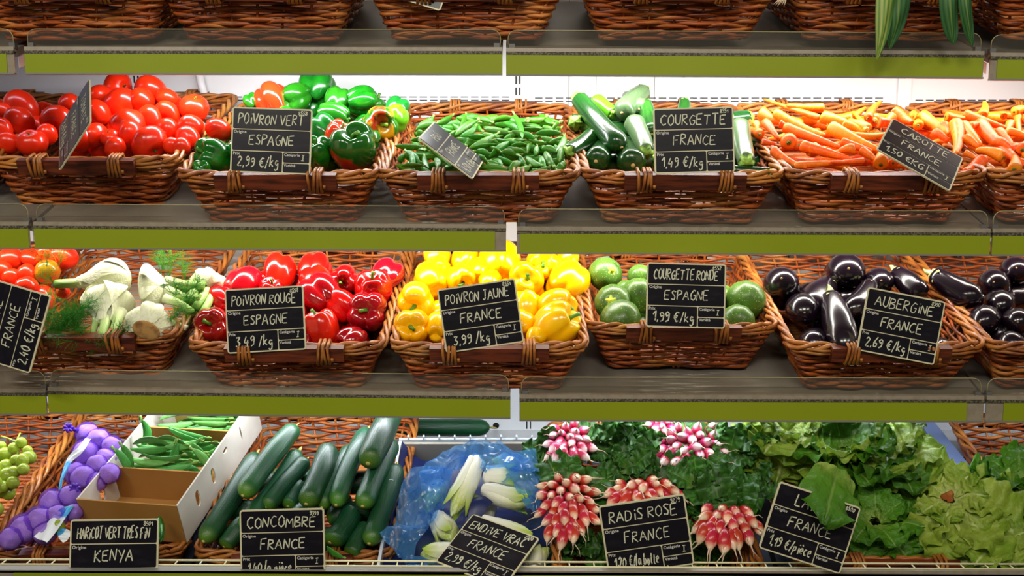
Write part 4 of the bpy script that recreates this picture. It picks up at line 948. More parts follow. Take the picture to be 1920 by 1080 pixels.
for x, y, w, d in ((1479, 266, 34, (.0, -.1, 1)), (1423, 251, 23, (.2, -.1, 1)), (1637, 228, 20, (.3, 0, 1)), (1641, 224, 26, (-.5, .1, .9)), (1721, 234, 21, (.1, -.2, 1)), (1712, 218, 17, (0, 0, 1)), (1905, 282, 30, (.2, -.1, 1)), (1916, 213, 26, (-.5, .1, .8))):
    items.append((endon('carrot', 'carrot', 1, x, y, w, .15, d, int(x) % 6, .012, 1), x, y, 'end-on'))
finish(items, 'carrot', 'carrots on top of the heap', 'orange carrot', 'the carrot heap', 10)
R = random.Random(8)
for k in range(48):
    fy = (k // 12) / 3; y = 305 - 80 * fy + R.uniform(-6, 6); x = 1490 - 30 * fy + (k % 12) * 38 + R.uniform(-10, 10); l = R.uniform(30, 48); a = R.uniform(-.9, .9)
    o = stick('carrot', 'carrot', 1, (x - l * math.cos(a), y - l * math.sin(a) * .4), (x + l * math.cos(a), y + l * math.sin(a) * .4), R.uniform(20, 26), k, -.022, -.020)
    tag(o, 'orange carrot underneath the top layer of the carrot heap', 'carrot', 'carrots in the lower layer')
# red peppers
R1 = [('r',526,515,36,(.1,.8,-.5),'bright'),('r',590,507,32,(.2,.6,-.7),''),('r',593,531,34,(-.2,.5,-.8),''),('d',602,556,43,(-.4,.5,-.7),'large glossy'),('d',648,526,31,(-.25,-.2,.95),'stalk-facing'),('d',722,519,34,(.4,.5,-.7),'dark'),
 ('r',702,548,39,(-.1,.75,.55),'bright'),('d',688,585,40,(-.05,.12,1),'dark'),('r',600,620,37,(-.2,.95,.15),'upright'),('d',660,638,29,(-.75,-.35,.55),'dark'),('d',398,610,40,(-.15,.1,1),'stalk-facing'),('r',453,537,38,(.5,.5,-.6),''),('r',414,561,28,(-.4,.4,-.7),''),
 ('r',640,571,31,(.4,-.4,.2),''),('r',506,547,26,(.2,.7,.6),''),('r',470,590,34,(0,.4,-.8),''),('r',540,590,34,(0,.4,-.8),''),('d',560,640,28,(0,.4,-.8),'')]
items = [(ball('pepper_' + k, 'bell_pepper', 2, x, y, r, d, i + 2, sc=(1, 1, .97)), x, y, lk) for i, (k, x, y, r, d, lk) in enumerate(R1)]
finish(items, 'pepper', 'peppers in the red pepper basket', 'red pepper', 'the red pepper basket', 5)
hidden('pepper_d', 'bell_pepper', 2, cells(410, 690, 540, 635, 5, 3, 11, 50), 33, 'red pepper underneath the others in the red pepper basket', 'red peppers in the lower layer', 'pepper', -.06)
# yellow peppers
Y1 = [(819,483,29,(.1,.6,-.7),''),(869,486,28,(.2,.6,-.6),''),(939,492,44,(0,.6,-.75),'broad'),(1016,495,36,(.1,.1,1),'stalk-facing'),(1062,484,26,(.2,.5,-.7),''),(807,523,33,(-.3,.5,-.7),''),(862,523,32,(.3,-.35,.85),'stalked'),(898,511,28,(.1,.5,-.8),''),
 (987,528,37,(.1,.25,.95),'stalk-facing'),(1062,527,41,(.4,.5,-.75),'round pale'),(780,564,39,(-.1,-.35,.85),'large'),(771,616,38,(-.05,.12,1),'stalk-facing'),(823,614,32,(.2,.4,-.8),''),(987,576,30,(.1,.8,-.3),'tall'),(1042,578,39,(.75,.15,.4),''),
 (1042,614,45,(.65,.45,.35),'big'),(976,606,27,(.1,.4,-.8),''),(921,528,24,(.1,.4,-.8),''),(1006,632,22,(.1,.4,-.8),''),(822,502,24,(.1,.2,-.9),''),(880,575,34,(0,.4,-.8),''),(940,575,32,(0,.4,-.8),''),(870,630,28,(0,.4,-.8),'')]
items = [(ball('pepper_y', 'bell_pepper', 2, x, y, r, d, i + 1, sc=(1, 1, .98)), x, y, lk) for i, (x, y, r, d, lk) in enumerate(Y1)]
finish(items, 'pepper', 'peppers in the yellow pepper basket', 'yellow pepper', 'the yellow pepper basket', 6)
hidden('pepper_y', 'bell_pepper', 2, cells(790, 1070, 515, 630, 5, 4, 12, 20), 34, 'yellow pepper underneath the others in the yellow pepper basket', 'yellow peppers in the lower layer', 'pepper', -.06)
# round courgettes
Q1 = [(1135,514,32,(.45,.3,.85),'star-marked top'),(1150,568,35,(-.15,.15,1),'star-marked'),(1163,598,38,(.3,-.7,-.6),'lowest'),(1198,557,36,(.3,.4,-.8),''),(1200,519,24,(.2,.6,-.6),''),(1398,563,37,(.3,.3,-.8),'large bare'),(1383,603,32,(.2,.2,-.9),''),(1174,547,22,(.1,.2,-.9),''),(1262,560,34,(0,.4,-.8),''),(1325,560,34,(0,.4,-.8),'')]
items = [(ball('round_courgette', 'round_courgette', 2, x, y, r, d, i), x, y, lk) for i, (x, y, r, d, lk) in enumerate(Q1)]
finish(items, 'courgette', 'round courgettes in their basket', 'round green courgette', 'the round courgette basket', 4)
hidden('round_courgette', 'round_courgette', 2, cells(1165, 1400, 560, 610, 4, 2, 13, -10), 30, 'round courgette underneath the others in its basket', 'round courgettes in the lower layer', 'courgette', -.05)
# aubergines
A1 = []
def AU(o, x, y, lk): A1.append((o, x, y, lk))
AU(endon('aubergine', 'aubergine', 2, 1468, 531, 70, .17, (-.1, .35, 1), 0, .02), 1468, 531, 'scar-ended')
AU(endon('aubergine', 'aubergine', 2, 1585, 509, 74, .17, (.2, .2, 1), 1, .02), 1585, 509, 'high round')
AU(endon('aubergine', 'aubergine', 2, 1506, 586, 62, .16, (.1, .0, 1), 2, .01), 1506, 586, 'scarred')
AU(stick('aubergine', 'aubergine', 2, (1516, 590), (1556, 530), 62, 0, .0, .0), 1532, 550, 'half-covered')
AU(stick('aubergine', 'aubergine', 2, (1587, 660), (1556, 550), 60, 1, .03, .035), 1572, 606, 'long gleaming')
AU(endon('aubergine', 'aubergine', 2, 1526, 645, 56, .15, (-.1, -.1, 1), 0, .01), 1526, 645, '')
AU(endon('aubergine', 'aubergine', 2, 1650, 530, 54, .15, (.1, .2, 1), 2, .01), 1650, 530, '')
AU(stick('aubergine', 'aubergine', 2, (1733, 556), (1676, 506), 46, 1, .01, .02), 1705, 528, 'slim pale-necked')
AU(stick('aubergine', 'aubergine', 2, (1590, 590), (1634, 530), 50, 2, .015, .02), 1608, 556, 'calyx-topped')
AU(endon('aubergine', 'aubergine', 2, 1766, 652, 40, .14, (.1, 0, 1), 1, .0), 1766, 652, '')
AU(stick('aubergine', 'aubergine', 2, (1650, 640), (1640, 570), 60, 0, .0, .0), 1648, 610, 'sign-hidden')
AU(stick('aubergine', 'aubergine', 2, (1725, 640), (1715, 570), 60, 1, -.01, -.01), 1718, 606, 'sign-hidden')
finish(A1, 'aubergine', 'aubergines in their basket', 'dark aubergine', 'the aubergine basket', 4)
A2 = A1; A1 = []
AU(stick('aubergine', 'aubergine', 2, (1838, 566), (1746, 512), 54, 2, .02, .03), 1790, 540, 'slanting')
AU(endon('aubergine', 'aubergine', 2, 1866, 532, 60, .16, (-.1, .1, 1), 0, .015), 1866, 532, '')
AU(endon('aubergine', 'aubergine', 2, 1903, 507, 58, .16, (.1, .2, 1), 1, .02), 1903, 507, 'highest')
AU(endon('aubergine', 'aubergine', 2, 1842, 604, 56, .16, (-.2, 0, 1), 2, .01), 1842, 604, '')
AU(endon('aubergine', 'aubergine', 2, 1896, 646, 58, .16, (-.1, .1, 1), 0, .01), 1896, 646, 'lowest')
AU(endon('aubergine', 'aubergine', 2, 1906, 604, 56, .16, (.1, 0, 1), 1, .01), 1906, 604, '')
AU(endon('aubergine', 'aubergine', 2, 1874, 574, 56, .16, (0, 0, 1), 2, .0), 1874, 574, '')
finish(A1, 'aubergine', 'aubergines in the right end basket', 'dark aubergine', 'the right end aubergine basket', 4)
hidden('aubergine', 'aubergine', 2, cells(1520, 1740, 560, 640, 3, 3, 14, -30) + cells(1850, 2040, 560, 640, 3, 2, 15, -30), 52, 'dark aubergine underneath the others', 'aubergines in the lower layer', 'aubergine', -.045, 80)
# cucumbers
items = []
CU = [((455,930),(554,800),40,.055,.05,'topmost slanting'),((381,1016),(482,852),40,.01,.0,'box-side'),((452,990),(560,846),37,.015,.015,'long'),((497,952),(574,862),36,.02,.02,''),((574,946),(617,838),44,.045,.04,'thick pale'),((603,952),(658,838),34,.02,.02,''),
 ((630,948),(690,806),37,.04,.03,'flower-tipped'),((690,870),(736,770),50,.085,.06,'high blunt'),((680,950),(736,828),41,.04,.03,'yellow-tipped'),((692,1020),(744,874),40,.01,.01,'stickered'),((618,1018),(660,956),44,.0,.0,'low'),((656,1042),(690,985),38,-.015,-.01,'low'),((420,1026),(460,975),34,-.01,0,'low'),((540,950),(562,905),32,.0,.0,''),((520,1020),(580,950),40,-.01,-.01,'sign-hidden')]
for i, (p0, p1, w, l0, l1, lk) in enumerate(CU):
    o = stick('cucumber', 'cucumber', 3, p0, p1, w, i, l0, l1); items.append((o, (p0[0] + p1[0]) / 2, (p0[1] + p1[1]) / 2, lk))
    if lk == 'stickered':
        m = M(); c = PL(733, 905, 3, .02); r_, u_, t_ = basis(c); rr = .0075
        inv = o.matrix_world.inverted(); c = c + t_ * .013
        ringp = [c + (r_ * math.cos(k / 16 * 2 * PI) + u_ * math.sin(k / 16 * 2 * PI) * 1.1) * rr - t_ * (.002 * abs(math.cos(k / 16 * 2 * PI))) for k in range(16)]
        m.add([inv @ p for p in ringp], [tuple(range(16))]); put('sticker', m.mesh('sticker', 'sticker'), o)
finish(items, 'cucumber', 'cucumbers in their basket', 'cucumber', 'the cucumber basket', 5)
hidden('cucumber', 'cucumber', 3, cells(430, 690, 900, 1010, 4, 3, 16, 30), 42, 'cucumber underneath the others in the cucumber basket', 'cucumbers in the lower layer', 'cucumber', -.04, 110)
o = make('cucumber', 'cucumber', 2, (W(795, 799, 2.47) + W(910, 800, 2.47)) / 2, (W(912, 800, 2.47) - W(700, 797, 2.47)).to_track_quat('Z', 'Y'), (.046, .046, .30))
o.location = W(812, 800, 2.47); tag(o, 'lone cucumber lying on the pale ledge behind the endive crate', 'cucumber', 'cucumbers in their basket')
o = stick('pea_pod', 'green_bean', 3, (612, 1024), (645, 1046), 11, 2, .02, .02); tag(o, 'single green bean lying at the front of the cucumber basket', 'green bean')
# ------------------------------------------------------------------ leaves
def leaf_mesh(name, seed, matn, width=.62, curl=1.0, ruffle=.09, cup=.15, waves=9, base=.10, nu=12, nv=18, tipw=.35, rib=True):
    """leaf of length 1: base at the origin, growing along +x, face up (+z), bending down by curl"""
    R = random.Random(seed); p1, p2, p3 = R.random() * 6, R.random() * 6, R.random() * 6; asym = R.uniform(-.12, .12)
    cl = []; x = z = 0.0; K = 60
    for k in range(K + 1):
        cl.append((x, z, -curl * (k / K) ** 1.3)); a = -curl * (k / K) ** 1.3; x += math.cos(a) / K; z += math.sin(a) / K
    def f(u, v):
        s = 2 * u - 1; k = min(K, int(v * K)); x, z, a = cl[k]; fr = v * K - k
        x += math.cos(a) * fr / K; z += math.sin(a) * fr / K
        w = width * (base + (1 - base) * math.sin(PI * min(1, v * (1 - tipw * .5) + .04) ** .9) ** .8)
        if v > 1 - tipw * .6: w *= max(.12, 1 - ((v - 1 + tipw * .6) / (tipw * .6)) ** 2.2 * .88)
        e = abs(s) ** 1.8 * min(1, v * 2.5)
        n = ruffle * e * (math.sin(waves * v * 2.2 + p1 + (2 if s > 0 else 0)) + .6 * math.sin(waves * 1.9 * v + p2 * (1 if s > 0 else 2)))
        n += cup * (s * s - .3) * w - (.02 * math.exp(-(s / .12) ** 2) if rib else 0) + .035 * noise.noise(Vector((s * 2.2, v * 5, p3)))
        n += .007 * math.sin(26 * (v - .45 * abs(s))) * min(1, v * 3) * (1 - .3 * abs(s)) + .02 * noise.noise(Vector((s * 6, v * 11, p3 + 5)))
        n += ruffle * .8 * max(0, v - .7) * math.sin(7 * s + p2)
        y = s * w * .5 * (1 + .05 * math.sin(waves * 1.3 * v + p3)) + asym * v * v
        return (x - math.sin(a) * n, y, z + math.cos(a) * n)
    m = M().sheet(f, nu, nv)
    return m.mesh(name, matn)
LET = [leaf_mesh('leaf', i, 'lettuce', .95, .9 + .2 * (i % 3), .10, .10, 12 + i % 3, .22, 22, 34, .5) for i in range(5)]
LETD = [leaf_mesh('leaf', i + 20, 'lettuce_dark', .85, .8 + .25 * (i % 3), .09, .12, 12 + i % 3, .2, 20, 30, .5) for i in range(5)]
RADL = [leaf_mesh('leaf', i + 40, 'radish_leaf', .50, .6 + .3 * (i % 3), .08, .16, 11, .08, 12, 20, .5) for i in range(4)]
def frame_from(x_axis, z_hint):
    X = x_axis.normalized(); Z = (z_hint - X * z_hint.dot(X)); Z = Z.normalized() if Z.length > 1e-6 else X.orthogonal().normalized(); Y = Z.cross(X)
    return Matrix((X, Y, Z)).transposed().to_4x4()
def lettuce(label, row, px, py, axis, size, rings, seed, meshes, lift=0.0, scar=True, dark=False):
    """axis: view direction of the cut stem; rings: list of (count, opening angle from the axis, leaf scale, start offset)"""
    R = random.Random(seed); p = PL(px, py, row, lift); ax = view_dir(p, axis)
    root = empty('lettuce', xf(p)); tag(root, label, 'lettuce')
    e1 = ax.orthogonal().normalized(); e2 = ax.cross(e1); n0 = 0
    for cnt, ang, sc, off in rings:
        for i in range(cnt):
            a = 2 * PI * (i + R.uniform(-.3, .3)) / cnt + n0 * .8; rd = e1 * math.cos(a) + e2 * math.sin(a); g = math.radians(ang + R.uniform(-9, 9))
            d = ax * math.cos(g) + rd * math.sin(g); up = ax * math.sin(g) - rd * math.cos(g)
            mt = frame_from(d, up); s = size * sc * R.uniform(.85, 1.12)
            mt = Matrix.Translation(d * .012 + ax * off * size) @ mt @ Matrix.Rotation(R.uniform(-.3, .3), 4, 'X') @ Matrix.Diagonal((s, s * R.uniform(.9, 1.15), s, 1))
            put('leaf', meshes[R.randrange(len(meshes))], root, mt)
        n0 += 1
    if scar:
        m = M()
        def f(u, v): r = .015 * math.sin(PI * v) ** .8 * (1 + .22 * math.cos(3 * u + .5) + .1 * math.cos(7 * u)); return (r * math.cos(u), r * math.sin(u) * .8, .004 * (-math.cos(PI * v)))
        m.surf(f, 16, 8); put('stem_cut', m.mesh('stem_cut', 'lettuce_scar'), root, frame_from(ax.orthogonal(), ax).to_4x4() @ Matrix.Translation((0, 0, .016)))
    return root
lettuce('big yellow-green lettuce with its brown cut stem turned to the front', 3, 1778, 940, (-.05, .62, .78), .165, ((7, 104, 1.0, -.06), (8, 90, 1.02, -.0), (7, 78, .72, .02), (5, 66, .4, .03)), 3, LET, .05)
lettuce('leafy green lettuce behind the lettuce price sign', 3, 1590, 885, (-.1, .8, .5), .125, ((8, 95, 1.0, 0), (8, 65, 1.0, .1), (7, 40, .9, .2), (5, 18, .8, .2)), 4, LETD + LET[:1], .02, False)
lettuce('mid-green lettuce between the sign and the big lettuce', 3, 1672, 885, (-.2, .8, .6), .115, ((7, 95, 1.0, 0), (8, 66, 1.0, .1), (6, 35, .9, .2)), 5, LETD[:2] + LET, .02, False)
lettuce('pale lettuce at the back beside the radishes', 3, 1462, 826, (.3, .7, .7), .10, ((7, 90, 1.1, 0), (8, 60, 1.0, .1), (6, 30, .8, .2)), 6, LET[1:4], .035, False)
lettuce('dark leafy lettuce at the right end of the deck', 3, 1905, 930, (.2, .8, .5), .10, ((7, 95, 1.0, 0), (8, 66, 1.0, .1), (6, 38, .9, .2)), 7, LETD, .02, False)
lettuce('lettuce at the back below the shelf edge', 3, 1590, 812, (-.2, .8, .6), .095, ((7, 90, 1.1, 0), (7, 55, 1.0, .1), (5, 25, .8, .2)), 8, LETD[2:], .03, False)
lettuce('lettuce at the very front right corner', 3, 1860, 1030, (.2, .5, .9), .11, ((7, 100, 1.0, 0), (7, 80, .9, .0), (5, 55, .7, .02)), 9, LET, .01, False)
lettuce('dark lettuce just behind the lettuce sign on the basket', 3, 1640, 985, (.0, .5, .9), .10, ((7, 95, 1.0, 0), (7, 70, .9, .05), (5, 45, .8, .1)), 10, LETD, .0, False)
# the leaf that hangs over the sign
p = W(1572, 878, 1.84); q = W(1545, 966, 1.715); mt = frame_from(q - p, Vector((.15, -.7, .7))); mt.translation = p
o = put('lettuce_leaf', leaf_mesh('lettuce_leaf', 77, 'lettuce_dark', 1.0, .25, .07, -.10, 8, .45, 18, 24, .6)); s_ = (q - p).length * 1.02; o.matrix_world = mt @ Matrix.Diagonal((s_, .115, s_, 1)); tag(o, 'broad dark lettuce leaf drooping over the top of the lettuce sign', 'lettuce leaf')
# leek leaves hanging from the top shelf
def strap(name, pts, w, matn, fold=.3, n=24):
    """long strap leaf through world points with a folded cross section"""
    P_ = [Vector(p) for p in pts]
    def at(v):
        s = v * (len(P_) - 1); k = min(int(s), len(P_) - 2); f = s - k
        a = P_[max(k - 1, 0)]; b = P_[k]; c = P_[k + 1]; d = P_[min(k + 2, len(P_) - 1)]
        return .5 * ((2 * b) + (c - a) * f + (2 * a - 5 * b + 4 * c - d) * f * f + (3 * b - a - 3 * c + d) * f ** 3)
    def f(u, v):
        c = at(v); t = (at(min(1, v + .01)) - at(max(0, v - .01))).normalized(); s = Vector((1, 0, 0)); s = (s - t * s.dot(t)).normalized(); nn = s.cross(t)
        k = 2 * u - 1; ww = w * (1 if v < .35 else max(.10, 1 - .9 * ((v - .35) / .65) ** 1.35)); 
        return c + s * (k * ww) + nn * (fold * ww * (abs(k) - .5)) + nn * .002 * math.sin(9 * v + 4 * k)
    return M().sheet(f, 12, n).mesh(name, matn)
def hang(label, segs):
    c = W(*segs[0][0][0]); root = empty('leek', xf(c)); tag(root, label, 'leek', 'leeks hanging over the top shelf')
    for pts, w, mt in segs: put('leaf', strap('leaf', [W(*p) - c for p in pts], w, mt), root)
    top = W(*segs[0][0][0]); m = M(); m.tube([Vector((0, 0, 0)), Vector((0, .06, .01)), Vector((0, .25, .06))], [.018, .018, .016], 12); put('shaft', m.mesh('shaft', 'endive'), root)
hang('leek with a pale yellow-green leaf tip hanging over the rail', [([(1664, -50, 1.99), (1662, -10, 1.96), (1655, 60, 1.955), (1644, 112, 1.965)], .020, 'leek_pale'), ([(1690, -50, 1.99), (1684, 10, 1.965), (1680, 50, 1.965), (1668, 92, 1.975)], .025, 'leek')])
hang('leek with two dark leaves hanging behind the first', [([(1785, -50, 2.0), (1780, 0, 1.975), (1785, 60, 1.98), (1790, 82, 1.985)], .020, 'leek'), ([(1812, -50, 2.0), (1810, 0, 1.97), (1818, 60, 1.975), (1823, 86, 1.98)], .014, 'leek')])
m = M()
for k in range(6): m.tube([W(1462 + k * 2, -8, 1.99), W(1458 + k * 3, 2, 1.98), W(1450 + k * 4, 8 + (k % 3) * 2, 1.985)], [.002, .0014, .0008], 5)
o = put('leek_roots', m.mesh('leek_roots', 'radish_root')); tag(o, 'wisp of pale leek roots at the rim of a dark top basket', 'leek roots')

# ------------------------------------------------------------------ radish bunches
def radish_meshes(seed, matn):
    R = random.Random(seed); b = R.uniform(-.08, .08); k = R.uniform(.85, 1.15)
    def f(u, v):
        v2 = .5 - .5 * math.cos(PI * v); r = .5 * (math.sin(PI * (v2 * .94 + .03)) ** .62) * (.82 + .22 * v2) * .5 * k
        return (r * math.cos(u) + b * 4 * v2 * (1 - v2), r * math.sin(u), v2 - .5)
    body = M().surf(f, 14, 16).mesh('radish', matn); m = M(); x, y = R.uniform(-.2, .2), R.uniform(-.2, .2)
    m.tube([(0, 0, -.46), (x * .3, y * .3, -.62), (x, y, -.85), (x * 1.5 + .1, y * 1.2, -1.15)], [.055, .028, .016, .006], 5)
    return body, m.mesh('root', 'radish_root')
RAD = [radish_meshes(i, 'radish') for i in range(4)]; RADP = [radish_meshes(i, 'radish_bluelit') for i in range(4)]  # RADP: same radishes, bluish light tinted into their colour
m = M(); m.tube([(.012 * math.cos(a * PI / 8), .012 * math.sin(a * PI / 8), 0) for a in range(16)], .002, 5, True); BANDM = m.mesh('tie', 'binding')
def radish_bunch(label, px, py, axis, spread, spots, rlen, seed, pink=False, nleaf=9, leaf=.12, lift=.02, leafdir=(0, .6, -.6)):
    """spots: photo positions of the radish bellies; every radish points out of the tie"""
    R = random.Random(seed); c = PL(px, py, 3, lift); root = empty('radish_bunch', xf(c)); tag(root, label, 'radish bunch', 'radish bunches')
    ax = view_dir(c, axis); tie = c - ax * rlen * .9
    for i, (x, y, dx, dy, tw) in enumerate(spots):
        p = PL(x, y, 3, lift) ; p = p + (CAMP - p).normalized() * (.012 + .02 * (1 - min(1, math.hypot(x - px, y - py) / spread)))
        d = view_dir(p, (dx, dy, tw)); L = rlen * R.uniform(.9, 1.12)
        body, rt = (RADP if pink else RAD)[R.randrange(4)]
        o = put('radish', body, root); o.matrix_local = xf(p - c, (-d).to_track_quat('Z', 'Y') @ Quaternion((0, 0, 1), R.random() * 6), (L * 1.02, L * 1.02, L))
        put('root', rt, o)
    for i in range(nleaf):
        ld = view_dir(c, (leafdir[0] + R.uniform(-.9, .9), leafdir[1] + R.uniform(-.5, .5), leafdir[2] + R.uniform(-.3, .6)))
        mt = frame_from(ld, view_dir(c, (0, .5, 1))); s = leaf * R.uniform(.55, 1.0); mt.translation = tie - c
        put('leaf', RADL[R.randrange(4)], root, mt @ Matrix.Diagonal((s, s * 1.3, s, 1)))
    put('tie', BANDM, root, Matrix.Translation(tie - c) @ frame_from(ax.orthogonal(), ax))
    return root
def fan(cx, cy, rx, ry, n, seed, down=.35, y0=-1, tw=.75):
    R = random.Random(seed); out = []; k = 0
    for i in range(n * 3):
        if k >= n: break
        r = math.sqrt((i + .5) / (n * 1.15)); a = i * 2.39996
        x, y = r * math.cos(a), r * math.sin(a)
        if y < y0 or r > 1.02: continue
        k += 1; out.append((cx + x * rx, cy + y * ry, x * .9 + R.uniform(-.25, .25), -y * .8 - down + R.uniform(-.2, .2), tw + R.uniform(-.2, .2)))
    return out
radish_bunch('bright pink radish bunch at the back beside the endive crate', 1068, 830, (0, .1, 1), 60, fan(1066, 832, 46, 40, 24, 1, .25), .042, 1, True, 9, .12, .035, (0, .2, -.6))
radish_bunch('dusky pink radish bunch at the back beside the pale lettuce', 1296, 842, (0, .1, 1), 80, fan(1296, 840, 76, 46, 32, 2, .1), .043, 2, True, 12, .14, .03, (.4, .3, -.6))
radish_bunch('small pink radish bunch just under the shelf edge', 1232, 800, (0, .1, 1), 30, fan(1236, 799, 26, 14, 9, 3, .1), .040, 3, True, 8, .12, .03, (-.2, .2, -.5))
radish_bunch('red radish bunch hanging low beside the endives', 1066, 945, (-.1, -.1, 1), 75, fan(1066, 946, 62, 62, 34, 4, .4) + [(1030, 1000, -.3, -1, .4), (1052, 1010, -.1, -1, .4), (1072, 998, .2, -1, .4), (1040, 985, -.3, -1, .5)], .042, 4, False, 12, .13, .045, (.2, .8, -.4))
radish_bunch('red radish bunch above the radish sign', 1205, 925, (0, -.1, 1), 80, fan(1206, 924, 74, 26, 24, 5, .5), .044, 5, False, 14, .13, .03, (0, .9, -.3))
radish_bunch('red radish bunch spreading beside the radish sign', 1362, 988, (.1, -.2, 1), 75, fan(1362, 984, 62, 40, 22, 6, .7) + [(1316, 1000, -.3, -1, .4), (1336, 1012, -.2, -1, .3), (1358, 1016, 0, -1, .3), (1382, 1010, .2, -1, .3), (1400, 1000, .3, -1, .3)], .046, 6, False, 14, .13, .035, (0, 1, -.3))
# loose green tops lying between the bunches
def tops(label, px, py, n, size, seed, d=(0, .3, .6), lift=.02):
    R = random.Random(seed); c = PL(px, py, 3, lift); root = empty('radish_greens', xf(c)); tag(root, label, 'radish leaves', 'radish leaf tops')
    for i in range(int(n * 1.5)):
        ld = view_dir(c, (d[0] + R.uniform(-1, 1), d[1] + R.uniform(-.8, .8), d[2] + R.uniform(-.4, .3))); mt = frame_from(ld, view_dir(c, (R.uniform(-.4, .4), .5, 1)))
        s = size * R.uniform(.5, .95); mt.translation = Vector((R.uniform(-.035, .035), R.uniform(-.03, .03), R.uniform(-.02, .02)))
        put('leaf', RADL[R.randrange(4)], root, mt @ Matrix.Diagonal((s, s * 1.5, s, 1)))
tops('dark green radish leaves between the two back radish bunches', 1165, 838, 22, .085, 1)
tops('green radish leaves above the middle radish bunch', 1185, 886, 16, .075, 2)
tops('green radish leaves above the spreading radish bunch', 1322, 912, 22, .085, 3)
tops('green radish leaves under the low-hanging red bunch', 1092, 1024, 18, .062, 4, lift=-.02)
tops('grey-green radish leaves beside the pale lettuce', 1392, 850, 16, .08, 5)
tops('green radish leaves beside the foot of the radish sign', 1300, 1015, 14, .07, 6, lift=-.01)
tops('green radish leaves at the corner of the endive crate', 1032, 862, 12, .07, 7, lift=.0)
tops('green radish leaves beside the lettuce sign', 1408, 925, 12, .075, 8, lift=.0)

# ------------------------------------------------------------------ endives in their crate under a blue bag
items = []
lib('endive', *[long_meshes('endive', i, 'endive', 1, .05, 4, .05, 20, 22) for i in range(3)])
EL = [leaf_mesh('wrapper_leaf', i + 60, 'endive_leaf', .40, -.22, .006, -.50, 5, .5, 10, 16, .8, False) for i in range(3)]
EN = [((896,858),(846,968),42,.06,.05,'upright white'),((906,893),(972,897),46,.045,.045,'bag-covered'),((904,916),(998,944),44,.05,.05,'big lying'),((818,968),(848,1014),46,.02,.02,'green-tipped'),((862,1030),(788,1040),42,.03,.03,'front'),((898,978),(1008,1018),46,.04,.04,'long'),((880,1010),(850,1030),36,.01,.01,'sign-hidden'),((985,1060),(1030,1035),32,.0,.0,'small green'),((958,856),(930,880),34,.04,.02,'back'),((830,905),(800,950),40,.0,.0,'bag-covered'),((930,960),(880,945),36,-.01,-.01,'low')]
for i, (p0, p1, w, l0, l1, lk) in enumerate(EN):
    o = stick('endive', 'endive', 3, p0, p1, w, i, l0, l1)
    L = o.scale[2]
    for k in range(3):
        a = k * 2.2 + i; mt = Matrix.Rotation(a, 4, 'Z') @ Matrix.Translation((.40, 0, -.43)) @ frame_from(Vector((.10, 0, 1)), Vector((1, 0, 0)))
        put('wrapper_leaf', EL[(k + i) % 3], o, mt @ Matrix.Diagonal((.88, 1.7, .9, 1)))
    items.append((o, (p0[0] + p1[0]) / 2, (p0[1] + p1[1]) / 2, lk))
finish(items, 'endive', 'endives in the crate', 'endive', 'the endive crate', 4)
# white crate with a cardboard back
cr = basket_origin(3, 880); root = empty('produce_crate', Matrix.LocRotScale(cr + Vector((0, -.02, .0)), TILT, (1, 1, 1))); tag(root, 'white plastic crate lined with card and dark blue paper, holding the endives', 'crate')
m = M(); wx = .185
m.box((-wx, 0, 0), (wx, .44, .008)); m.box((-wx, 0, 0), (-wx + .006, .44, .10)); m.box((wx - .006, 0, 0), (wx, .44, .10)); m.box((-wx, 0, 0), (wx, .006, .07)); m.box((-wx, .434, 0), (wx, .44, .104))
put('crate_body', m.mesh('crate_body', 'crate_white'), root)
for i in range(10): x = -wx + .02 + i * .037; put('peg', M().box((x, .433, .104), (x + .004, .441, .112)).mesh('peg', 'crate_white'), root)
m = M(); m.box((-wx + .012, .420, .01), (.03, .428, .100)); m.box((.036, .420, .01), (wx - .008, .428, .101)); put('card_back', m.mesh('card_back', 'crate_card'), root)
m = M(); R = random.Random(3)
def pf(u, v):
    return (-wx + .01 + u * (2 * wx - .02), .012 + v * .40, .035 + .04 * noise.noise(Vector((u * 4, v * 4, 1))) + .05 * (2 * u - 1) ** 4 + .03 * v)
m.sheet(pf, 26, 26); put('paper_lining', m.mesh('paper_lining', 'navy_paper'), root)
m = M(); a = PL(878, 1000, 3, .02); b = PL(905, 930, 3, .05)
m.sheet(lambda u, v: a.lerp(b, v) + RT * ((u - .5) * .03 * (1 + v)) + Vector((0, 0, .02 * math.sin(PI * v) - .01 * (2 * u - 1) ** 2)), 6, 10)
o = put('paper_flap', m.mesh('paper_flap', 'navy_paper')); tag(o, 'fold of dark blue paper standing up between the endives', 'paper')
# blue plastic bag
m = M()
def ridged(p, s, k): return (.5 - 2.2 * abs(noise.noise(p * s + Vector((k, 0, 0)))))
def patch(pts, nu, nv, amp, seed):
    """crumpled film through a grid of (px, py, height over the goods)"""
    G = [[PL(x, y, 3, h) for x, y, h in r] for r in pts]
    def f(u, v):
        su = u * (len(G[0]) - 1); sv = v * (len(G) - 1); i = min(int(su), len(G[0]) - 2); j = min(int(sv), len(G) - 2); a, b = su - i, sv - j
        a2 = a * a * (3 - 2 * a); b2 = b * b * (3 - 2 * b)
        p = G[j][i].lerp(G[j][i + 1], a2).lerp(G[j + 1][i].lerp(G[j + 1][i + 1], a2), b2)
        q = p + Vector((.016 * noise.noise(p * 20), .016 * noise.noise(p * 20 + Vector((9, 0, 0))), 0))
        h = ridged(q, 13, seed) * .9 + ridged(q, 30, seed + 3) * .55 + .30 * ridged(q, 70, seed + 5)
        return p + (CAMP - p).normalized() * (amp * h) + UPV * amp * .7 * ridged(q, 22, seed + 8)
    m.sheet(f, nu, nv)
H = .075
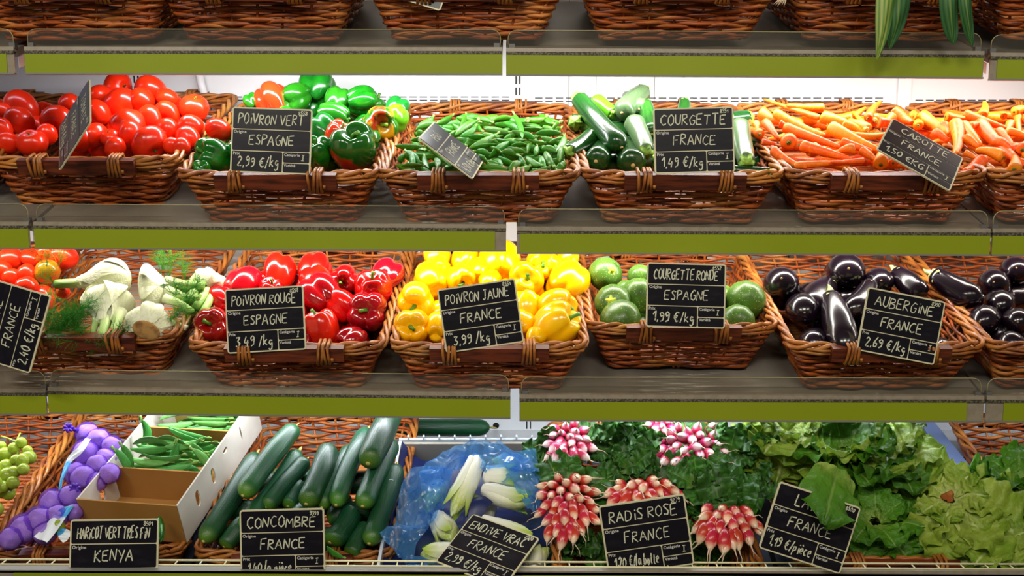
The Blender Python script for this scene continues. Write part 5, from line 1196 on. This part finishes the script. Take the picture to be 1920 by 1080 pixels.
patch([[(790,878,.03),(838,846,.05),(890,826,.05),(950,832,.06),(1005,845,.03)],[(785,890,.06),(830,884,H),(880,850,.05),(935,868,.09),(1012,885,.06)],[(790,908,.06),(822,918,.07),(850,885,.03),(905,885,.06),(945,900,.07)]], 64, 44, .018, 1)
patch([[(768,884,.02),(800,872,.05),(832,878,.07),(850,888,.04)],[(752,915,.03),(790,915,.07),(818,925,.08),(838,930,.045)],[(744,955,.03),(785,958,.07),(808,966,.07),(826,962,.03)],[(742,990,.02),(775,998,.06),(796,995,.05),(812,982,.02)]], 52, 56, .020, 2)
patch([[(936,848,.06),(985,850,.06),(1008,880,.03)],[(950,885,.085),(990,895,.085),(1022,910,.04)],[(972,925,.085),(1000,940,.08),(1016,945,.05)],[(990,955,.07),(1003,962,.06),(1012,960,.05)]], 40, 44, .014, 3)
patch([[(744,980,.04),(775,985,.06),(800,995,.05)],[(712,1000,.05),(755,1012,.05),(780,1025,.04)],[(730,1022,.04),(750,1040,.04),(775,1050,.03)],[(748,1048,.03),(775,1064,.03),(850,1068,.03)]], 40, 48, .014, 4)
patch([[(775,1040,.03),(815,1052,.03),(870,1056,.03)],[(765,1060,.03),(815,1066,.03),(868,1070,.03)]], 36, 12, .008, 5)
o = put('plastic_bag', m.mesh('plastic_bag', 'bag')); tag(o, 'crumpled translucent blue plastic bag around the endives', 'bag')
p = W(1030, 1002, 1.86); m = M()
def lf(u, v): return (0, 0, 0)
o = stick('endive', 'endive', 3, (998, 1072), (1012, 1020), 26, 1, .02, .02); tag(o, 'narrow green endive at the crate corner beside the endive sign', 'endive')
o = stick('green_bean', 'broad_bean_pod', 3, (1010, 1062), (1100, 1072), 20, 2, .02, .02, roll=0); tag(o, 'long green bean pod lying on the front wire rack', 'bean pod')

# ------------------------------------------------------------------ fennel
def frond_mesh(seed, n=46):
    R = random.Random(seed); m = M()
    def twig(p, d, L, w, lev):
        q = p + d * L; mid = p.lerp(q, .5) + Vector((R.uniform(-1, 1), R.uniform(-1, 1), R.uniform(-1, 1))) * L * .08
        m.tube([p, mid, q], [w, w * .8, w * .4], 3, caps=False)
        if lev == 0: return
        k = 9 if lev == 2 else 6
        for i in range(k):
            f = .25 + .75 * (i + 1) / k; b = p.lerp(q, f); a = R.uniform(0, 2 * PI); o_ = d.orthogonal().normalized(); o2 = d.cross(o_)
            dd = (d * .8 + (o_ * math.cos(a) + o2 * math.sin(a)) * R.uniform(.6, 1.1)).normalized()
            twig(b, dd, L * (.46 if lev == 2 else .42) * R.uniform(.7, 1.2), w * .55, lev - 1)
    for k in range(5):
        d = Vector((R.uniform(-.5, .5), R.uniform(-.5, .5), 1)).normalized(); twig(Vector((0, 0, 0)), d, R.uniform(.6, 1), .012, 2)
    return m.mesh('fronds', 'fennel_frond')
FR = [frond_mesh(i) for i in range(4)]
def fenp(v):
    if v < .34: return .5 * max(0, 1 - ((.34 - v) / .34) ** 2.1) ** .5
    k = (v - .34) / .66; r = .5 * (1 - .66 * (k * k * (3 - 2 * k)))
    return r * (max(0, 1 - ((v - .95) / .05) ** 2) ** .5 if v > .95 else 1)
def fennel_bulb_mesh(seed):
    R = random.Random(seed); ph = R.random() * 6
    def f(u, v):
        v2 = .5 - .5 * math.cos(PI * v); r = fenp(v2)
        rib = 1 + .05 * math.cos(7 * u + ph) * v2 + .06 * math.cos(3 * u + 1 + ph) * v2
        return (r * rib * math.cos(u) * 1.05, r * rib * math.sin(u) * .72, v2 - .5)
    return M().surf(f, 36, 24).mesh('fennel_bulb', 'fennel')
FB = [fennel_bulb_mesh(i) for i in range(2)]
def sheath_mesh(seed):
    """one overlapping layer of the bulb running up into a stalk"""
    R = random.Random(seed); w0 = R.uniform(.9, 1.2)
    def f(u, v):
        a = (2 * u - 1) * w0 * (1 - .72 * min(1, v * 1.15) ** 1.5); r = fenp(.03 + v * .90) * 1.018
        z = v * 1.0 - .47
        return (r * math.sin(a) * 1.06, -r * math.cos(a) * .76, z)
    return M().sheet(f, 12, 18).mesh('sheath', 'fennel')
SHE = [sheath_mesh(i) for i in range(3)]
def fennel(label, p0, p1, wpx, stalks, fronds, seed, lift=(.03, .03), roll=0.0, root=False):
    """p0 root end, p1 neck (photo positions); stalks: lists of (px, py, extra height); fronds: (px, py, dir, size)"""
    a = PL(*p0, 2, lift[0]); b = PL(*p1, 2, lift[1]); L = (b - a).length; c = (a + b) / 2; w = wpx * depth_of(c) / FPX
    ax = (b - a).normalized(); tv = (CAMP - c).normalized()
    mt = frame_from(ax.cross(tv) * -1, ax); mt.translation = c
    o = put('fennel_bulb', FB[seed % 2]); o.matrix_world = mt @ Matrix.Rotation(roll, 4, 'Z') @ Matrix.Diagonal((w, w, L, 1)); tag(o, label, 'fennel', 'fennel bulbs in their basket')
    ow = mt @ Matrix.Rotation(roll, 4, 'Z') @ Matrix.Diagonal((w, w, L, 1)); inv = ow.inverted()
    rt3 = ow.to_3x3()
    for k in range(4):
        put('sheath', SHE[k % 3], o, Matrix.Rotation((-.9, .5, 2.2, 3.6)[k], 4, 'Z') @ Matrix.Diagonal((1.02 + .02 * k, 1.02 + .02 * k, 1, 1)))
    for st, r in stalks:
        m = M(); pts = [inv @ PL(x, y, 2, h) for x, y, h in st]
        # tube built in world proportions, then brought into the bulb's own frame
        wp = [PL(x, y, 2, h) for x, y, h in st]; mm = M(); n = len(wp)
        ctr = []
        for i in range(n - 1):
            for f_ in (0, .33, .66): ctr.append(wp[i].lerp(wp[i + 1], f_))
        ctr.append(wp[-1]); rr = [r * (1.5 - .5 * min(1, i / 3)) for i in range(len(ctr))]
        mm.tube(ctr, rr, 10); m.v = [tuple(inv @ Vector(p)) for p in mm.v]; m.f = mm.f; m.mi = mm.mi
        put('stalk', m.mesh('stalk', 'fennel_stalk'), o)
    for x, y, h, d, s in fronds:
        p = PL(x, y, 2, h); q = view_dir(p, d).to_track_quat('Z', 'Y'); put('fronds', FR[(int(x) + seed) % 4], o, inv @ xf(p, q, (s, s, s)))
    if root:
        m = M(); m.surf(lambda u, v: (.30 * math.sin(PI * v) ** .5 * math.cos(u), .22 * math.sin(PI * v) ** .5 * math.sin(u), -.485 - .03 * math.cos(PI * v)), 18, 8); put('root_scar', m.mesh('root_scar', 'fennel_root'), o)
    return o
fennel('large white fennel bulb arching over the others', (245, 520), (150, 528), 74, [([(165, 528, .035), (140, 531, .035), (105, 533, .03)], .011)], [(100, 530, .03, (-.4, .3, .6), .055), (95, 540, .03, (-.2, -.6, .6), .06), (110, 500, .03, (-.1, .8, .3), .05), (88, 500, .04, (-.2, .6, .6), .05)], 0, (.05, .045))
fennel('fennel bulb with three stalks hanging down to the basket rim', (205, 545), (198, 605), 92, [([(182, 590, .02), (178, 610, .02), (172, 636, .015)], .007), ([(200, 590, .025), (196, 612, .025), (188, 638, .02)], .010), ([(226, 585, .025), (218, 608, .025), (209, 638, .02)], .010)], [(170, 610, .02, (-.6, -.4, .6), .05), (215, 625, .03, (.3, .3, .8), .045), (195, 630, .02, (-.2, -.3, .8), .04)], 1, (.035, .02))
fennel('white fennel bulb with its stalks pointing right', (262, 548), (318, 540), 96, [([(312, 530, .04), (345, 534, .04), (384, 537, .035)], .011), ([(312, 545, .035), (345, 556, .03), (376, 560, .03)], .009), ([(310, 560, .03), (340, 570, .03), (360, 585, .02)], .008)], [(330, 555, .045, (-.1, .5, .7), .06), (325, 575, .04, (.1, -.3, .8), .065), (350, 570, .04, (.5, .2, .7), .06), (318, 520, .04, (0, .9, .3), .07), (345, 530, .045, (.3, .8, .4), .05), (300, 515, .03, (-.2, .9, .2), .055)], 2, (.03, .03))
fennel('fennel bulb with a brown cut root facing out', (274, 620), (292, 585), 84, [([(300, 600, .02), (330, 608, .015), (350, 615, .01)], .007)], [(320, 600, .02, (.5, .3, .6), .05), (240, 622, .02, (-.3, .2, .8), .04)], 3, (.045, .015), root=True)
fennel('pale green fennel bunch at the back of its basket', (400, 515), (375, 545), 56, [([(392, 512, .02), (372, 540, .025), (350, 565, .03)], .011), ([(404, 520, .015), (386, 548, .02), (366, 578, .02)], .010), ([(415, 525, .01), (398, 555, .015), (378, 590, .015)], .009), ([(380, 512, .03), (362, 526, .03), (345, 545, .03)], .009)], [(352, 560, .04, (-.4, .1, .8), .05), (366, 540, .04, (-.1, .6, .7), .045)], 4, (.03, .02))
R = random.Random(4)
for i, (x, y, h, d, s, lb) in enumerate(((98, 585, .02, (.3, -.2, .8), .075, 'dark fennel fronds beside the fennel sign'), (120, 612, .015, (.4, .1, .8), .08, 'dark fennel fronds low behind the basket rim'), (85, 625, .01, (.3, .4, .8), .075, 'fennel fronds in the corner behind the sign foot'), (145, 590, .03, (-.2, .2, .8), .06, 'fennel fronds beside the hanging stalks'), (150, 632, .0, (.2, .3, .8), .06, 'fennel fronds just above the basket rim'))):
    p = PL(x, y, 2, h); root = empty('fennel_fronds', xf(p)); tag(root, lb, 'fennel fronds', 'loose fennel fronds')
    for k in range(3):
        q = view_dir(p, (d[0] + R.uniform(-.7, .7), d[1] + R.uniform(-.7, .7), d[2])).to_track_quat('Z', 'Y'); put('fronds', FR[(i + k) % 4], root, xf((R.uniform(-.01, .01), 0, R.uniform(-.01, .01)), q, (s, s, s)))

# ------------------------------------------------------------------ grapes
GR = [(9,852,14),(27,840,11),(40,830,10),(10,874,13),(54,858,13),(42,863,12),(14,893,17),(26,885,12),(44,880,11),(3,913,12),(2,836,9),(52,845,9),(-12,860,14),(-14,885,14),(-10,905,13),(24,905,12),(30,862,10),(-25,872,14)]
gm = M().surf(lambda u, v: (math.sin(PI * v) * math.cos(u), math.sin(PI * v) * math.sin(u), -1.1 * math.cos(PI * v)), 18, 12).mesh('grape', 'grape')
c = PL(20, 870, 3, .02); root = empty('grape_bunch', xf(c)); tag(root, 'bunch of green grapes in the basket at the left end', 'grapes')
for i, (x, y, r) in enumerate(GR):
    p = PL(x, y, 3, .02 + .01 * (i % 3)); rr = r * depth_of(p) / FPX; put('grape', gm, root, xf(p - c, Quaternion((random.Random(i).uniform(-1, 1), 1, .3), 1.1 + i), (rr, rr, rr)))
m = M(); P0 = [PL(x, y, 3, .025) - c for x, y in ((2, 818), (16, 822), (30, 828), (33, 850), (30, 880), (18, 905))]; m.tube(P0, .0022, 6); m.tube([P0[2], PL(38, 812, 3, .03) - c], .002, 6); m.tube([P0[3], PL(50, 852, 3, .03) - c], .0016, 6); m.tube([P0[3], PL(12, 868, 3, .03) - c], .0016, 6)
put('stem', m.mesh('stem', 'grape_stem'), root)
hidden_cells = [(-40, 900), (-10, 935), (20, 925), (-60, 880), (-60, 920)]
c2 = PL(-20, 915, 3, -.01); root = empty('grape_bunch', xf(c2)); tag(root, 'bunch of grapes underneath, mostly out of sight at the left end', 'grapes')
for i in range(26):
    R = random.Random(i + 50); p = PL(R.uniform(-80, 20), R.uniform(880, 960), 3, -.012); put('grape', gm, root, xf(p - c2, None, (.014, .014, .0145)))
o = put('grape', gm); p = PL(110, 988, 3, .035); o.matrix_world = xf(p, None, (.013, .013, .0145)); tag(o, 'single green grape lying on the garlic beside the bean sign', 'grape')

# ------------------------------------------------------------------ garlic in purple nets
def garlic_mesh(seed):
    R = random.Random(seed); ph = R.random() * 6
    def f(u, v):
        a = PI * v; r = math.sin(a) ** .8 * (.95 + .09 * abs(math.cos(3 * u + ph)) ** .7 + .03 * math.sin(u + ph)) * (1 if v < .55 else 1 - .45 * ((v - .55) / .45) ** 1.2); z = -math.cos(a) * .85
        if v > .8: z += .16 * ((v - .8) / .2) ** 2
        return (r * math.cos(u), r * math.sin(u), z)
    return M().surf(f, 32, 22).mesh('garlic_bulb', 'garlic')
GA = [garlic_mesh(i) for i in range(3)]
def net_bag(label, blabel, spots, knot, seed):
    pts = []; items = []; R = random.Random(seed)
    for i, (x, y, r, d) in enumerate(spots):
        p = PL(x, y, 3, .025 + .006 * (i % 3)); rr = r * depth_of(p) / FPX; pts.append((p, rr))
        o = put('garlic_bulb', GA[i % 3]); q = view_dir(p, d).to_track_quat('Z', 'Y'); o.matrix_world = xf(p, q, (rr, rr, rr)); items.append((o, x, y, ''))
    finish(items, 'garlic', 'garlic bulbs in ' + label.split(' of ')[0], 'garlic bulb', blabel, 4)
    c = pts[0][0].copy(); root = empty('net_bag', xf(c)); tag(root, label, 'net bag')
    # the net: one skin drawn tight over all its bulbs
    bm = bmesh.new()
    for p, rr in pts:
        r0 = bmesh.ops.create_icosphere(bm, subdivisions=4, radius=rr * 1.12, matrix=Matrix.Translation(p - c))
        for v in r0['verts']:
            w = v.co + c; pull = Vector((0, 0, 0))
            for p2, r2 in pts:
                d = p2 - w; l = d.length
                if (p2 - p).length > 1e-6 and l < r2 * 2.4: pull += d.normalized() * max(0, (r2 * 2.4 - l)) * .012
            v.co += pull; v.co += Vector((1, 1, 1)) * .0012 * noise.noise(w * 90)
    for v in list(bm.verts):
        w = v.co + c
        if any((w - p2).length < r2 * 1.0 for p2, r2 in pts): v.tag = True
    bmesh.ops.delete(bm, geom=[f for f in bm.faces if all(v.tag for v in f.verts)], context='FACES')
    me = bpy.data.meshes.new('net_skin'); bm.to_mesh(me); bm.free(); me.polygons.foreach_set('use_smooth', [True] * len(me.polygons)); me.materials.append(MATS['net']); put('net_skin', me, root)
    k = PL(*knot, 3, .05); m = M(); a = pts[0][0]
    m.tube([a, a.lerp(k, .5), k], [.012, .006, .003], 10)
    for i in range(7):
        an = i * .9; e = k + view_dir(k, (math.cos(an), math.sin(an), .3)) * .012; m.tube([k, k.lerp(e, .6), e], [.003, .004, .002], 6)
    m.v = [tuple(Vector(v) - c) for v in m.v]; put('net_knot', m.mesh('net_knot', 'net_knot'), root)
net_bag('purple net bag of garlic with its knot at the basket rim', 'the upper purple net', [(163,812,19,(-.5,.8,.3)),(184,826,21,(.3,.3,.9)),(210,836,18,(.6,.4,.5)),(161,848,23,(-.3,.5,.8)),(198,860,19,(.5,.2,.7)),(182,872,19,(.2,-.3,.9)),(141,888,20,(-.5,.2,.8)),(156,897,23,(.2,-.6,.7)),(205,888,18,(.2,0,.8)),(180,905,18,(0,0,.8))], (128, 802), 1)
net_bag('purple net bag of garlic lying lower, beside the bean sign', 'the lower purple net', [(98,940,22,(-.2,.9,.4)),(132,930,20,(.4,.4,.7)),(72,975,24,(-.3,.8,.5)),(45,992,27,(-.4,.6,.6)),(138,962,16,(.3,0,.9)),(108,968,20,(.1,.2,.9)),(85,1000,20,(.1,0,.9)),(20,1010,20,(0,0,.9))], (140, 915), 2)
def ribbon(label, pts, w, matn='label_paper'):
    P_ = [PL(x, y, 3, h) for x, y, h in pts]; me = strap('label_tag', P_, w, matn, .1); o = put('label_tag', me); tag(o, label, 'label')
ribbon('blue and white paper label strip along the upper garlic net', [(165, 822, .07), (152, 842, .07), (130, 862, .06), (117, 895, .055), (112, 925, .045)], .008)
ribbon('blue paper label lying across the lower garlic net', [(76, 1012, .045), (100, 985, .05), (122, 958, .055), (138, 948, .055)], .016)
ribbon('small blue label beside the foot of the bean sign', [(128, 1010, .03), (118, 1000, .035), (108, 990, .04)], .012)

# ------------------------------------------------------------------ cardboard box of flat green beans
bp = W(258, 1010, 1.94); BT = Quaternion((0, 0, 1), math.radians(-10)) @ Quaternion((1, 0, 0), math.atan(.36))
root = empty('cardboard_box', Matrix.LocRotScale(bp, BT, (1, 1, 1))); tag(root, 'open cardboard box with two dividers, holding flat green beans', 'box')
bw, bl, bh, th = .112, .40, .098, .0035
def holed(w, h, holes, mat1, name, mtx, mat2=None):
    """cardboard sheet w x h with rounded hand slots cut through"""
    cu = bpy.data.curves.new('sheet', 'CURVE'); cu.dimensions = '2D'; cu.fill_mode = 'BOTH'; cu.extrude = th / 2
    for lp in [[(0, 0), (w, 0), (w, h), (0, h)]] + holes:
        sp = cu.splines.new('POLY'); sp.points.add(len(lp) - 1); sp.use_cyclic_u = True
        for q, (a, b) in zip(sp.points, lp): q.co = (a, b, 0, 1)
    ob = bpy.data.objects.new('sheet', cu); COL.objects.link(ob); bpy.context.view_layer.update(); me0 = ob.to_mesh()
    me = bpy.data.meshes.new(name); me.from_pydata([tuple(v.co) for v in me0.vertices], [], [tuple(p.vertices) for p in me0.polygons]); me.materials.append(MATS[mat1])
    if mat2:
        me.materials.append(MATS[mat2]); me.polygons.foreach_set('material_index', [1 if p.normal.z < -.5 else 0 for p in me.polygons])
    ob.to_mesh_clear(); bpy.data.objects.remove(ob); bpy.data.curves.remove(cu)
    return put(name, me, root, mtx)
def slot(cx, cy, rx, ry, n=14): return [(cx + rx * math.cos(2 * PI * i / n), cy + ry * sgn(math.sin(2 * PI * i / n), .7)) for i in range(n)]
def fr(o_, x, y): 
    X = Vector(x); Y = Vector(y); m_ = Matrix((X, Y, X.cross(Y))).transposed().to_4x4(); m_.translation = Vector(o_); return m_
holed(2 * bw, bh, [], 'cardboard', 'front_panel', fr((-bw, 0, 0), (1, 0, 0), (0, 0, 1)))
holed(bl, bh, [slot(.075, .055, .009, .020), slot(.150, .055, .009, .020), slot(.22, .072, .010, .006), slot(.30, .06, .003, .018)], 'cardboard_white', 'side_panel', fr((bw, 0, 0), (0, 1, 0), (0, 0, 1)))
holed(bl, bh, [slot(.075, .05, .009, .018)], 'cardboard_white', 'side_panel', fr((-bw, 0, 0), (0, 1, 0), (0, 0, 1)))
holed(2 * bw, bh + .012, [slot(.165, .07, .016, .014)], 'cardboard_olive', 'back_panel', fr((-bw, bl, 0), (1, 0, 0), (0, 0, 1)))
holed(2 * bw - .008, bh - .014, [], 'cardboard', 'divider', fr((-bw + .004, .125, 0), (1, 0, 0), (0, 0, 1)))
holed(2 * bw - .008, bh - .014, [], 'cardboard', 'divider', fr((-bw + .004, .275, 0), (1, 0, 0), (0, 0, 1)))
holed(2 * bw, bl, [], 'cardboard', 'bottom_panel', fr((-bw, 0, 0), (1, 0, 0), (0, 1, 0)))
BM = Matrix.LocRotScale(bp, BT, (1, 1, 1)); items = []; R = random.Random(21)
for k in range(60):
    back = k >= 36; yc = R.uniform(.295, .385) if back else R.uniform(.145, .262)
    kk = k - 36 if back else k; z = .030 + .0022 * kk + R.uniform(0, .006) if not back else .045 + .0026 * kk
    x = R.uniform(-.05, .05); a = R.gauss(0, .28); L = R.uniform(.075, .115)
    d = Vector((math.cos(a), math.sin(a) * .5, R.uniform(-.12, .16))); c_ = BM @ Vector((x, yc, z)); dd = (BM.to_3x3() @ d).normalized()
    q = facing(dd, c_, R.uniform(-.5, .9)); o = make('green_bean', 'flat_bean', k, c_, q, (.017, .017, L))
    s = (c_ - CAMP); items.append((o, 960 + FPX * s.dot(RT) / s.dot(FW), 540 - FPX * s.dot(UPV) / s.dot(FW), ''))
for x, y, dx, dy in ((228, 868, -.4, .9), (236, 862, -.2, .9), (378, 866, -.5, .8), (262, 815, .1, .9), (318, 856, .3, .6)):
    p = PL(x, y, 3, .045); q = facing(view_dir(p, (dx, dy, .25)), p, .2); o = make('green_bean', 'flat_bean', int(x), p, q, (.019, .019, .075)); items.append((o, x, y, 'upright'))
finish(items, 'green bean', 'flat beans in the cardboard box', 'flat bean', 'the cardboard box', 8)
o = stick('pepper_long_g', 'small_pepper', 3, (296, 1002), (296, 985), 12, 0, .06, .06); tag(o, 'tiny green pepper tip beside the bean sign on the box', 'pepper')
